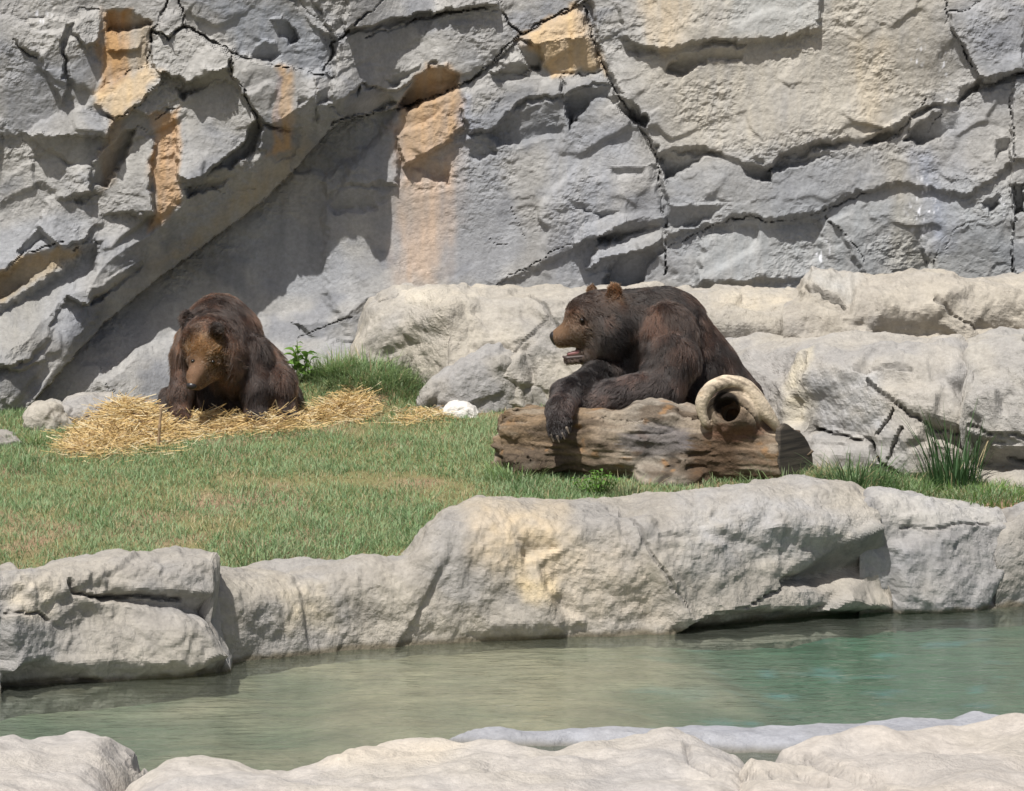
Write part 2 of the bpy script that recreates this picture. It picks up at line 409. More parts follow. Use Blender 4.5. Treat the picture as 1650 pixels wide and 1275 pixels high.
    # --- cracks: path, half width, depth
    CR = [
     ([(296,40),(318,52),(334,62),(376,86),(400,94),(440,106),(470,110),(500,117),(520,122)], 4.0, .16),
     ([(520,122),(532,92),(536,70),(548,60),(562,50),(575,36),(600,14),(640,-20)], 3.6, .12),
     ([(580,64),(600,58),(640,44),(690,27),(722,20),(800,14)], 3.4, .12),
     ([(798,-20),(812,24),(828,46),(838,56)], 3.6, .13),
     ([(836,56),(870,38),(925,8),(945,-8)], 3.2, .10),
     ([(836,58),(800,96),(744,138),(700,156),(640,176)], 3.4, .12),
     ([(936,-30),(945,20),(958,70),(968,100),(984,138),(1004,166),(1022,190),(1046,228),(1058,256),(1066,300),(1069,340),(1070,398),(1074,440)], 2.8, .12),
     ([(372,92),(376,124),(394,150),(410,176),(418,204)], 2.6, .09),
     ([(262,132),(240,150),(216,174),(186,190)], 2.4, .08),
     ([(240,108),(242,80),(244,60)], 2.2, .07),
     ([(250,188),(270,178),(284,176)], 1.8, .05),
     ([(220,204),(236,214),(248,214)], 2.0, .05),
     ([(235,108),(205,118),(165,140)], 2.2, .06),
     ([(127,13),(145,14),(160,16)], 2.2, .07),
     ([(22,62),(34,76),(48,92),(60,94)], 2.8, .07),
     ([(24,44),(50,28),(96,28),(112,36)], 1.8, .03),
     ([(244,70),(246,46),(268,10),(280,-20)], 3.6, .16),
     ([(248,50),(270,64),(298,40),(292,10),(284,-10)], 3.4, .14),
     ([(-40,456),(10,436),(30,414),(60,402),(100,390)], 2.6, .10),
     ([(120,402),(136,392),(160,392)], 2.2, .07),
     ([(300,304),(335,300),(360,310),(410,304)], 1.6, .03),
     ([(800,456),(858,426),(900,402),(960,378)], 2.0, .06),
     ([(905,120),(940,122),(976,112)], 2.2, .07),
     ([(908,120),(908,150)], 1.6, .04),
     ([(1074,400),(1110,384),(1150,362)], 2.4, .08),
     ([(1150,362),(1210,348),(1236,358),(1292,352),(1330,337),(1396,311)], 2.4, .08),
     ([(1330,350),(1352,372),(1380,400),(1394,424)], 1.8, .05),
     ([(1524,-20),(1526,20),(1522,40)], 2.2, .08),
     ([(1530,20),(1555,18),(1580,2)], 2.2, .07),
     ([(1532,44),(1560,90),(1578,122),(1600,130),(1650,116)], 2.4, .08),
     ([(1636,130),(1627,160),(1632,200),(1634,260)], 2.2, .07),
     ([(1634,300),(1638,350),(1631,400),(1631,450)], 3.0, .14),
     ([(1434,226),(1456,206),(1490,162)], 2.0, .06),
     ([(1484,230),(1500,206),(1520,182)], 1.8, .05),
     ([(540,60),(520,40),(490,10),(470,-20)], 1.8, .04),
     ([(820,330),(850,390)], 1.4, .025), ([(786,380),(800,392),(820,396)], 1.4, .03),
     ([(1500,440),(1510,400),(1522,380)], 1.6, .04), ([(1525,400),(1540,364),(1552,362)], 1.8, .05),
     ([(150,585),(175,600),(185,596)], 1.6, .03), ([(165,620),(200,640)], 1.6, .03),
     ([(480,545),(510,532),(545,520),(566,512)], 2.2, .05), ([(572,560),(580,530),(598,490)], 2.6, .05),
    ]
    cv_u = U + 5 * fbm(U / 22, V / 22, o=3, seed=61); cv_v = V + 5 * fbm(U / 22 + 50, V / 22, o=3, seed=62)
    wvar = 1 + 0.9 * fbm(U / 26, V / 26, o=2, seed=63)
    crackm = np.zeros_like(U)
    for pts, w, dep in CR:
        w *= .58; dep *= .5
        P = np.array(pts, float)
        m = (U > P[:, 0].min() - 20) & (U < P[:, 0].max() + 20) & (V > P[:, 1].min() - 20) & (V < P[:, 1].max() + 20)
        if not m.any(): continue
        d = line_d(cv_u[m], cv_v[m], pts)
        k = smooth(-d, -w * np.clip(wvar[m], .12, 2), -w * .25 * np.clip(wvar[m], .12, 2))
        k = k * np.clip(.75 + 1.1 * fbm(U[m] / 60, V[m] / 60, o=2, seed=64), .15, 1)
        H[m] -= dep * k
        crackm[m] = np.maximum(crackm[m], k)
    Y = 21.75 - H
    X, Yv, Z = at(U, V, Y)
    # --- pigment: grey shotcrete with rust, ochre and blue-grey washes running down
    n = U.size
    uu, vv = U.ravel(), V.ravel()
    C = np.tile(np.array(GREY), (n, 1))
    big = fbm(uu / 210, vv / 160, o=3, seed=90)
    C = mixc(C, BLUE, smooth(big, -.05, .45) * .8)
    C = mixc(C, (.225, .23, .245), .75 * smooth(fbm(uu / 120, vv / 95, o=4, seed=93), .08, .55))
    C = mixc(C, PALE, smooth(-big, 0.05, .5) * .5)
    st = fbm(uu / 30, vv / 260, o=3, seed=91)                    # vertical runs
    C *= (1 + .16 * st)[:, None]
    su = uu + 12 * fbm(uu / 30, vv / 50, o=2, seed=95); sv = vv + 10 * fbm(uu / 22, vv / 22, o=2, seed=96); runs = fbm(uu / 16, vv / 110, o=2, seed=97)
    def wash(poly, col, a, soft=18, streak=.5):
        nonlocal C
        s = poly_sd(su, sv, poly)
        k = smooth(s, -soft, soft) * a * np.clip(1 - streak + streak * (1 + 1.2 * runs), 0, 1.3)
        C = mixc(C, col, k)
    wash([(1060,-60),(1520,-60),(1530,60),(1500,170),(1400,230),(1230,260),(1090,240),(1040,120)], (.49,.445,.365), .68, 50, .3)
    wash([(1010,-40),(1120,-40),(1100,60),(1080,100),(1050,70)], (.52,.42,.29), .6, 20)
    wash([(1180,-40),(1330,-40),(1325,40),(1250,60),(1170,60)], (.40,.40,.38), .8, 14, .2)
    wash([(1370,60),(1440,60),(1420,220),(1380,220)], (.54,.46,.34), .5, 20)
    wash([(166,15),(215,15),(205,130),(160,165),(160,110)], ORG, .85, 7)
    wash([(205,15),(240,35),(240,110),(205,120)], (.42,.33,.22), .6, 8)
    wash([(150,150),(240,108),(262,115),(215,176),(180,200)], (.62,.46,.27), .75, 9, .3)
    wash([(178,195),(200,195),(185,290),(165,310),(160,250)], (.44,.33,.22), .5, 8)
    wash([(244,186),(286,176),(288,250),(285,330),(262,362),(246,375)], (.50,.33,.19), .85, 7, .35)
    wash([(444,106),(470,110),(470,140),(472,240),(434,255),(440,170)], (.50,.33,.18), .85, 6, .3)
    wash([(-40,450),(30,418),(128,396),(132,404),(78,440),(10,482),(-40,510)], (.42,.29,.13), .8, 8, .3)
    wash([(640,176),(690,108),(722,100),(744,124),(742,142),(748,200),(720,235),(690,252),(650,300),(630,230)], (.47,.32,.19), .85, 9, .3)
    wash([(640,250),(740,240),(735,330),(705,460),(640,460)], (.56,.42,.31), .7, 26, .4)
    wash([(836,62),(925,8),(950,45),(968,112),(886,120),(860,80)], (.58,.42,.24), .8, 8, .3)
    wash([(250,440),(330,392),(440,308),(505,235),(490,225),(420,280),(300,390),(240,430)], (.40,.33,.22), .5, 14)
    wash([(440,120),(452,120),(455,230),(440,215)], (.26,.27,.32), .6, 5)
    wash([(740,150),(760,150),(765,240),(740,240)], (.28,.29,.33), .5, 10)
    wash([(880,230),(990,200),(1000,470),(880,470)], (.30,.31,.335), .55, 25, .4)
    wash([(1230,330),(1650,300),(1650,460),(1100,460),(1120,380)], (.33,.345,.35), .6, 40, .3)
    wash([(1430,240),(1470,260),(1520,440),(1430,440)], (.42,.37,.27), .3, 20, .4)
    wash([(1465,240),(1500,240),(1540,400),(1490,400)], (.28,.30,.35), .6, 22, .4)
    wash([(505,300),(640,190),(640,330),(560,350),(510,400)], (.27,.275,.295), .55, 30, .4)
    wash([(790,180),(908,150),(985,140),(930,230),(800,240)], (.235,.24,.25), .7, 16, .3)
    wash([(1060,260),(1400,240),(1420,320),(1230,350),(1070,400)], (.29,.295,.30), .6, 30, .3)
    wash([(340,0),(450,0),(540,70),(530,125),(380,85)], (.27,.285,.31), .7, 14, .3)
    wash([(10,70),(100,100),(110,160),(60,210),(0,230)], (.28,.285,.30), .6, 20, .3)
    wash([(0,440),(140,400),(100,480),(20,640),(0,640)], (.31,.295,.26), .6, 20, .3)
    # bird lime and mineral streaks
    w1 = smooth(fbm(uu / 5, vv / 14, o=2, seed=120), .25, .5)
    for (cx, cy, rx, ry, a) in ((1325,412,16,16,.8),(1330,395,10,14,.5),(1488,345,22,40,.7),(1485,300,10,20,.6),(1520,100,6,28,.7),(1478,90,12,22,.6),(1525,150,5,30,.5),(1610,345,12,30,.5),(1432,390,5,16,.5),(62,25,18,12,.6)):
        k = np.exp(-((uu - cx) / rx) ** 2 - ((vv - cy) / ry) ** 2)
        C = mixc(C, (.8, .8, .82), np.clip(k * a * 1.6 * w1, 0, .85))
    C = mixc(C, (.16, .155, .15), crackm.ravel() * .6)             # darker along the joints
    C *= (1 + .10 * fbm(uu / 9, vv / 9, o=3, seed=99))[:, None]
    C = np.clip(C * np.array([.80, .815, .84]), .03, .85)
    P = np.stack([X.ravel(), Yv.ravel(), Z.ravel()], 1)
    # --- split along the main joints into slabs
    lab = np.where(inS, 1, 0)
    SLABS = [
      (2, [(300,36),(334,62),(376,86),(440,106),(500,117),(520,122),(536,70),(562,50),(640,-20),(700,-600),(280,-600),(284,-10)]),
      (3, [(536,70),(562,50),(575,36),(640,-20),(660,-600),(798,-600),(798,-20),(812,24),(800,14),(722,20),(640,44),(600,58),(580,64)]),
      (4, [(520,122),(536,70),(580,64),(640,44),(722,20),(800,14),(828,46),(838,56),(800,96),(744,138),(640,176),(570,190),(530,215),(515,190)]),
      (5, [(798,-600),(1000,-600),(936,-30),(945,-8),(836,56),(812,24),(798,-20)]),
      (6, [(836,58),(945,-8),(958,70),(984,138),(908,152),(908,120),(860,118),(800,100)]),
      (7, [(376,88),(440,106),(520,122),(520,215),(440,305),(418,204),(394,150),(376,124)]),
      (8, [(244,70),(246,46),(298,40),(376,88),(376,124),(300,134),(262,132),(240,108)]),
      (9, [(165,15),(246,46),(240,108),(205,118),(165,140),(162,60)]),
      (10, [(268,10),(286,12),(298,40),(270,64),(248,50)]),
      (11, [(-800,456),(10,436),(60,402),(136,392),(165,392),(104,482),(172,482),(160,512),(62,640),(22,700),(-80,800),(-800,1000)]),
      (12, [(936,-700),(2300,-700),(2300,118),(1650,116),(1600,130),(1578,122),(1545,168),(1490,178),(1434,226),(1340,232),(1240,272),(1120,245),(1058,256),(1022,190),(984,138),(958,70)]),
      (13, [(1526,-700),(2300,-700),(2300,118),(1650,116),(1600,130),(1578,122),(1532,44),(1522,40)]),
      (14, [(1058,256),(1120,245),(1240,272),(1340,232),(1434,226),(1490,178),(1545,168),(1578,122),(1632,122),(1634,260),(1500,300),(1396,311),(1330,337),(1292,352),(1236,358),(1210,348),(1150,362),(1074,400),(1069,340)]),
      (15, [(1632,122),(2300,118),(2300,800),(1631,800),(1638,350),(1634,260)]),
      (16, [(800,456),(858,426),(960,378),(1070,366),(1074,440),(1090,800),(760,800)]),
      (17, [(1074,400),(1150,362),(1236,358),(1330,337),(1396,311),(1500,300),(1634,260),(1638,350),(1631,800),(1090,800)]),
    ]
    for idn, poly in SLABS:
        s = poly_sd(cv_u, cv_v, poly) > 0
        if idn in (2, 3, 4, 5, 7, 8, 9, 10, 11): s &= inS
        if idn in (6, 12, 13, 14, 15, 16, 17): s &= ~inS
        lab[s] = idn
    nr, nc = U.shape
    FLAB = lab[:-1, :-1].copy()
    for _ in range(3):                                             # crumbs join the slab beside them
        comp = np.arange(FLAB.size).reshape(FLAB.shape)
        while True:
            old = comp.copy()
            for ax in (0, 1):
                for sgn in (1, -1):
                    sh = np.roll(comp, sgn, ax); sl_ = np.roll(FLAB, sgn, ax) == FLAB
                    if ax == 0: sl_[0 if sgn == 1 else -1, :] = False
                    else: sl_[:, 0 if sgn == 1 else -1] = False
                    comp = np.where(sl_, np.minimum(comp, sh), comp)
            comp = comp.ravel()[comp]; comp = comp.ravel()[comp]
            if (comp == old).all(): break
        ids, cnt = np.unique(comp, return_counts=True)
        labs = FLAB.ravel()[ids]; bad = np.zeros(FLAB.size, bool)
        for l_ in np.unique(labs):
            m_ = labs == l_
            bad[ids[m_ & (cnt < cnt[m_].max())]] = True
        badm = bad[comp]
        if not badm.any(): break
        ys_, xs_ = np.nonzero(badm)
        nl = FLAB.copy()
        for c_ in np.unique(comp[badm]):
            yy, xx = np.nonzero(comp == c_)
            for dy_, dx_ in ((0, -1), (0, 1), (-1, 0), (1, 0)):
                y2, x2 = np.clip(yy + dy_, 0, FLAB.shape[0] - 1), np.clip(xx + dx_, 0, FLAB.shape[1] - 1)
                oth = FLAB[y2, x2]; oth = oth[oth != FLAB[yy[0], xx[0]]]
                if len(oth): nl[yy, xx] = oth[0]; break
        FLAB = nl
    fl = FLAB.ravel()
    Q = grid_faces(nr, nc)
    root = empty("rock_cliff", (0, 21.6, 0.6))
    tag(root, "tall grey artificial rock cliff with cracked slabs and rust streaks behind the bears", "cliff")
    for idn in np.unique(fl):
        q = Q[fl == idn]
        used = np.unique(q)
        mp = np.full(n, -1, np.int64); mp[used] = np.arange(len(used))
        q = mp[q][:, ::-1]
        Pv = P[used]; Cv = C[used]
        # rim of the piece goes back into the rock
        e = np.concatenate([q[:, [0, 1]], q[:, [1, 2]], q[:, [2, 3]], q[:, [3, 0]]])
        key = np.sort(e, 1); k1 = key[:, 0] * 10000000 + key[:, 1]
        un, first, cnt = np.unique(k1, return_index=True, return_counts=True)
        be = e[first[cnt == 1]]
        bv = np.unique(be)
        bm = np.full(len(Pv), -1, np.int64); bm[bv] = len(Pv) + np.arange(len(bv))
        back = Pv[bv].copy(); back[:, 1] = np.maximum(back[:, 1] + .35, 21.95)
        sq = np.stack([be[:, 1], be[:, 0], bm[be[:, 0]], bm[be[:, 1]]], 1)
        me = np_mesh("rock_slab", np.concatenate([Pv, back]), [np.concatenate([q, sq])], np.concatenate([Cv, Cv[bv]]))
        link("rock_slab", me, M_WALL, root)
build_cliff()
# ================================================================== ground, pool
def build_ground():
    me = np_mesh("ground", np.array([(-900, -900, -2.2), (900, -900, -2.2), (900, 900, -2.2), (-900, 900, -2.2)], float), np.array([[0, 1, 2, 3]]))
    m = plain_mat("bare_earth", (.20, .16, .11), .95, .1)
    tag(link("ground", me, m), "bare earth spreading beyond the enclosure", "ground", kind="structure")
    # lawn soil, from the pool rim up to the cliff
    xs = np.linspace(-9, 9, 260); ys = np.linspace(15.4, 23.5, 150)
    X, Y = np.meshgrid(xs, ys)
    Z = soil_z(X, Y)
    front = front_Y(X)
    Z = np.where(Y < front, Z - (front - Y) * 4.0, Z)
    P = np.stack([X.ravel(), Y.ravel(), Z.ravel()], 1)
    C = np.tile(np.array((.17, .16, .075)), (X.size, 1))
    C = mixc(C, (.24, .17, .11), smooth(fbm(P[:, 0] / .8, P[:, 1] / .8, o=3, seed=201), .05, .5))
    tag(link("lawn_soil", np_mesh("lawn_soil", P, grid_faces(*X.shape), C, True), attr_mat("lawn_soil", .95, .1, grain=.3, gscale=60, bump=.6, bscale=80)), "brown soil under the sloping lawn", "soil", kind="structure")
FRX = [(-9, 15.55), (-2.4, 15.6), (-1.45, 16.2), (-.5, 16.55), (.5, 17.0), (1.2, 17.25), (1.9, 17.7), (3, 17.95), (9, 18.05)]
def front_Y(X):
    a = np.array(FRX); return np.interp(X, a[:, 0], a[:, 1])

def build_pool():
    # bed: shallow ledge along the far rim, deep green-painted floor to the right
    xs = np.linspace(-8, 8, 220); ys = np.linspace(12.4, 18.2, 110)
    X, Y = np.meshgrid(xs, ys)
    far = np.interp(X, [-8, -2.3, -1.4, -.2, .9, 1.5, 2.2, 8], [15.0, 15.1, 15.85, 16.15, 16.45, 16.9, 17.2, 17.4])
    d = far - Y
    d = np.clip(d, 0, 4)
    k = np.clip(smooth(X + 1.0 * noise(X / .9, Y / .7, seed=209), .0, 1.9) + .75 * smooth(-X + .8 * noise(X / .7, Y / .7, seed=208), .7, 2.2) * smooth(d, -.1, .5) + .45 * smooth(d, .9, 2.6), 0, 1)
    dep = lerp(.05 + .05 * d, .10 + .14 * d, k)
    Z = -dep + .02 * fbm(X / .45, Y / .45, o=3, seed=210)
    P = np.stack([X.ravel(), Y.ravel(), Z.ravel()], 1)
    kk = np.clip(k.ravel() + .30 * fbm(P[:, 0] / .6, P[:, 1] / .25, o=3, seed=213), 0, 1)
    C = np.tile(np.array((.40, .35, .265)), (X.size, 1))
    C = mixc(C, (.095, .165, .115), kk)
    C = mixc(C, (.03, .14, .08), .9 * smooth(P[:, 0] + .5 * noise(P[:, 0] / .6, P[:, 1] / .4, seed=214), 1.0, 1.6) * smooth(-P[:, 0], -2.6, -1.9) * smooth(P[:, 1], 15.4, 16.2))  # dark green boulder reflection painted into the bed colour
    C = mixc(C, (.10, .30, .34), .6 * smooth(fbm(P[:, 0] / .3, P[:, 1] / .2, o=2, seed=211), .30, .5) * kk * smooth(P[:, 0], -.3, .6))
    C *= (1 + .30 * fbm(P[:, 0] / .3, P[:, 1] / .2, o=3, seed=212))[:, None]
    tag(link("pool_bed", np_mesh("pool_bed", P, grid_faces(*X.shape), C, True), attr_mat("pool_bed", .8, .3, grain=.2, gscale=20)), "pool floor with a tan ledge and green deep end", "pool bed", kind="structure")
    xs = np.linspace(-8, 8, 500); ys = np.linspace(12.0, 18.6, 420)
    X, Y = np.meshgrid(xs, ys)
    Z = .0055 * fbm(X / .34, Y / .15, o=3, seed=220, g=.55) + .0012 * noise(X / .07, Y / .035, seed=225)
    P = np.stack([X.ravel(), Y.ravel(), Z.ravel()], 1)
    m = bpy.data.materials.new("pool_water"); m.use_nodes = True
    nt = m.node_tree; nt.nodes.clear(); N = nt.nodes; L = nt.links
    out = N.new('ShaderNodeOutputMaterial'); mix = N.new('ShaderNodeMixShader')
    tr = N.new('ShaderNodeBsdfTransparent'); tr.inputs[0].default_value = (.82, .87, .83, 1)
    df = N.new('ShaderNodeBsdfDiffuse'); df.inputs[0].default_value = (.14, .15, .125, 1)
    m0 = N.new('ShaderNodeMixShader'); m0.inputs[0].default_value = .22
    L.new(tr.outputs[0], m0.inputs[1]); L.new(df.outputs[0], m0.inputs[2])
    gl = N.new('ShaderNodeBsdfGlossy'); gl.inputs['Roughness'].default_value = .05; gl.inputs[0].default_value = (.9, .95, .92, 1)
    fr = N.new('ShaderNodeFresnel'); fr.inputs[0].default_value = 1.33
    tc = N.new('ShaderNodeTexCoord'); mp = N.new('ShaderNodeMapping'); mp.inputs['Scale'].default_value = (5, 11, 1)
    ns = N.new('ShaderNodeTexNoise'); ns.inputs['Scale'].default_value = 1.6; ns.inputs['Detail'].default_value = 4; ns.inputs['Roughness'].default_value = .55
    bp = N.new('ShaderNodeBump'); bp.inputs['Strength'].default_value = .6; bp.inputs['Distance'].default_value = .022
    L.new(tc.outputs['Object'], mp.inputs[0]); L.new(mp.outputs[0], ns.inputs['Vector']); L.new(ns.outputs['Fac'], bp.inputs['Height'])
    L.new(bp.outputs[0], gl.inputs['Normal']); L.new(bp.outputs[0], fr.inputs['Normal'])
    L.new(fr.outputs[0], mix.inputs[0]); L.new(m0.outputs[0], mix.inputs[1]); L.new(gl.outputs[0], mix.inputs[2]); L.new(mix.outputs[0], out.inputs[0])
    tag(link("pool_water", np_mesh("pool_water", P, grid_faces(*X.shape), None, True), m), "rippled green water of the bear pool", "water", kind="structure")

# ================================================================== rocks along the pool and behind the lawn
def rock_colour(P, seed, base=GREY, warm=.5, cool=.4):
    x, y, z = P.T
    C = np.tile(np.array(base) * np.array([.70, .68, .655]), (len(P), 1))
    b = fbm(x / .55, y / .55, z / .45, o=3, seed=seed)
    C = mixc(C, (.38, .345, .285), warm * smooth(b, .0, .5))
    C = mixc(C, (.245, .245, .252), cool * smooth(-b, .0, .5))
    C *= (1 + .14 * fbm(x / .09, y / .09, z / .09, o=3, seed=seed + 3))[:, None]
    return C
def respace(Yg, Zg, ic, nmax):
    """even spacing along every profile; row `crest` stays the crest"""
    def part(A, B, n):
        o1, o2 = np.zeros((n, A.shape[1])), np.zeros((n, A.shape[1]))
        for j in range(A.shape[1]):
            s = np.concatenate([[0], np.cumsum(np.hypot(np.diff(A[:, j]), np.diff(B[:, j])) + 1e-6)])
            t = np.linspace(0, s[-1], n)
            o1[:, j] = np.interp(t, s, A[:, j]); o2[:, j] = np.interp(t, s, B[:, j])
        return o1, o2
    a1, b1 = part(Yg[:ic + 1], Zg[:ic + 1], nmax)
    a2, b2 = part(Yg[ic:], Zg[ic:], 30)
    return np.concatenate([a1, a2[1:]]), np.concatenate([b1, b2[1:]]), nmax
def sweep_rock(label, stations, base, seed, feats=(), cracks=(), spots=(), col=GREY, warm=.5, cool=.4, boxy=.55, fac=(.5, .035), bumpy=.03, grit=.009, thick=.9, zback=None, name="rock", cat="rock", step=2.4, wet=True, deep=.6, ends=0.0):
    """a boulder: silhouette and foot given along the picture, its depth from the water or lawn it stands on"""
    S = np.array(stations, float)
    us = np.arange(S[0, 0], S[-1, 0] + .1, step)
    vb = np.interp(us, S[:, 0], S[:, 1]); vt = np.interp(us, S[:, 0], S[:, 2]); ln = np.interp(us, S[:, 0], S[:, 3])
    ker = np.array([1, 2, 3, 2, 1.]) / 9
    def sm(a): return np.convolve(np.pad(a, 2, mode='edge'), ker, 'valid')
    vb, vt, ln = sm(vb), sm(vt), sm(ln)
    if base == 'water': Yb = water_Y(us, vb)
    elif base == 'ground': Yb = ground_Y(us, vb)
    else: Yb = np.interp(us, *np.array(base).T)
    zb = at(us, vb, Yb)[2]
    Yt = Yb + ln
    zt = at(us, vt, Yt)[2]
    zt = np.maximum(zt, zb + .01)
    th = np.linspace(0, math.pi / 2, 76)
    ny, nz = [], []
    for t in np.linspace(0, 1, 8)[:-1]:
        ny.append(Yb + 0.0); nz.append(zb - deep * (1 - t))
    for t in th:
        ny.append(Yb + ln * (1 - math.cos(t) ** boxy)); nz.append(zb + (zt - zb) * math.sin(t) ** boxy)
    zbk = (zt - .5) if zback is None else np.minimum(zt - .02, zback + 0 * zt)
    for t in np.linspace(0, math.pi / 2, 26)[1:]:
        ny.append(Yt + thick * math.sin(t) ** .8); nz.append(zt - (zt - zbk) * (1 - math.cos(t) ** .8))
    Yg, Zg = np.array(ny), np.array(nz)                            # rows: profile, columns: along
    Yg, Zg, crest = respace(Yg, Zg, 7 + 75, 118)
    Ug = np.tile(us, (Yg.shape[0], 1))
    Xg = (Ug - CU) / F * (Yg * cp - (Zg - CAMZ) * sp)
    def normals(X, Y, Z):
        P = np.stack([X, Y, Z], -1)
        n = np.cross(np.gradient(P, axis=1), np.gradient(P, axis=0))
        return n / (np.linalg.norm(n, axis=-1, keepdims=True) + 1e-9)
    Nn = normals(Xg, Yg, Zg)
    fl = np.sign(np.nansum(-Nn[20:60, :, 1] + Nn[20:60, :, 2])); Nn = Nn * fl
    x, y, z = Xg.ravel(), Yg.ravel(), Zg.ravel()
    d = bumpy * fbm(x / .42, y / .42, z / .36, o=3, seed=seed)
    fs, fa = fac
    d += fa * facet3(x / fs, y / fs, z / (fs * .75), seed=seed + 5, tilt=1.0, step=.25)
    d += fa * .35 * facet3(x / (fs * .42), y / (fs * .42), z / (fs * .34), seed=seed + 9, tilt=1.0, step=.25)
    d2 = d.reshape(Yg.shape)
    for _ in range(2):
        for ax_ in (0, 1):
            q_ = np.pad(d2, [(1, 1) if a_ == ax_ else (0, 0) for a_ in (0, 1)], mode='edge')
            d2 = (q_[:-2] + 2 * d2 + q_[2:]) / 4 if ax_ == 0 else (q_[:, :-2] + 2 * d2 + q_[:, 2:]) / 4
    d = d2.ravel()
    d += grit * fbm(x / .055, y / .055, z / .055, o=3, seed=seed + 13)
    U2, V2 = proj(x, y, z)
    frontm = (np.arange(Yg.shape[0]) < crest + 3)[:, None] & np.ones_like(Yg, bool)
    frontm = frontm.ravel()
    wu = U2 + 5 * fbm(U2 / 30, V2 / 30, o=3, seed=seed + 20); wv = V2 + 5 * fbm(U2 / 30 + 9, V2 / 30, o=3, seed=seed + 21)
    for poly, dz, tu, tv, w in feats:
        c = np.mean(poly, axis=0)
        k = smooth(poly_sd(wu, wv, poly), -w * 1.3, w * 1.3) * frontm
        d += k * (dz + tu * (U2 - c[0]) / 100 + tv * (V2 - c[1]) / 100)
    cm = np.zeros_like(d)
    for pts, w, dep in cracks:
        w = max(w, 2.6) * np.clip(1.15 + .9 * fbm(U2 / 24, V2 / 24, o=2, seed=seed + 30), .4, 2)
        k = smooth(-line_d(wu, wv, pts), -w * 1.3, -w * .1) * frontm
        d -= dep * k; cm = np.maximum(cm, k)
    P = np.stack([x, y, z], 1) + Nn.reshape(-1, 3) * d[:, None]
    C = rock_colour(P, seed + 40, col, warm, cool)
    for poly, c_, a, soft in spots:
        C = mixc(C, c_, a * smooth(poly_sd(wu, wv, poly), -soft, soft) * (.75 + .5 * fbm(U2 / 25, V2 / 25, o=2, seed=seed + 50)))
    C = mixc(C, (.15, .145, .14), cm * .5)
    if base == 'water' and wet:                                    # damp, algae-brown band at the water line
        wl = P[:, 2] - .022 - .02 * fbm(x / .12, y / .12, o=2, seed=seed + 60)
        k = smooth(-wl, -.018, .012) * smooth(wl, -.09, -.03)
        C = mixc(C, (.10, .085, .055), k * .85)
    C = np.clip(C, .02, .8)
    nr, nc = Yg.shape
    Q = grid_faces(nr, nc)
    if fl > 0: Q = Q
    FA = [Q[:, ::-1]]
    # end caps
    caps = []; extra = []; extc = []
    for j, flip in ((0, False), (nc - 1, True)):
        idx = np.arange(nr) * nc + j
        c = P[idx].mean(0); ci = len(P) + len(extra); extra.append(c); extc.append(C[idx].mean(0))
        for a, b in zip(idx[:-1], idx[1:]):
            caps.append((a, b, ci) if flip else (b, a, ci))
    FA.append(np.array(caps))
    me = np_mesh(name, np.concatenate([P, np.array(extra)]), FA, np.concatenate([C, np.array(extc)]))
    o = link(name, me, M_ROCK)
    # origin at the foot
    tag(o, label, cat)
    return o

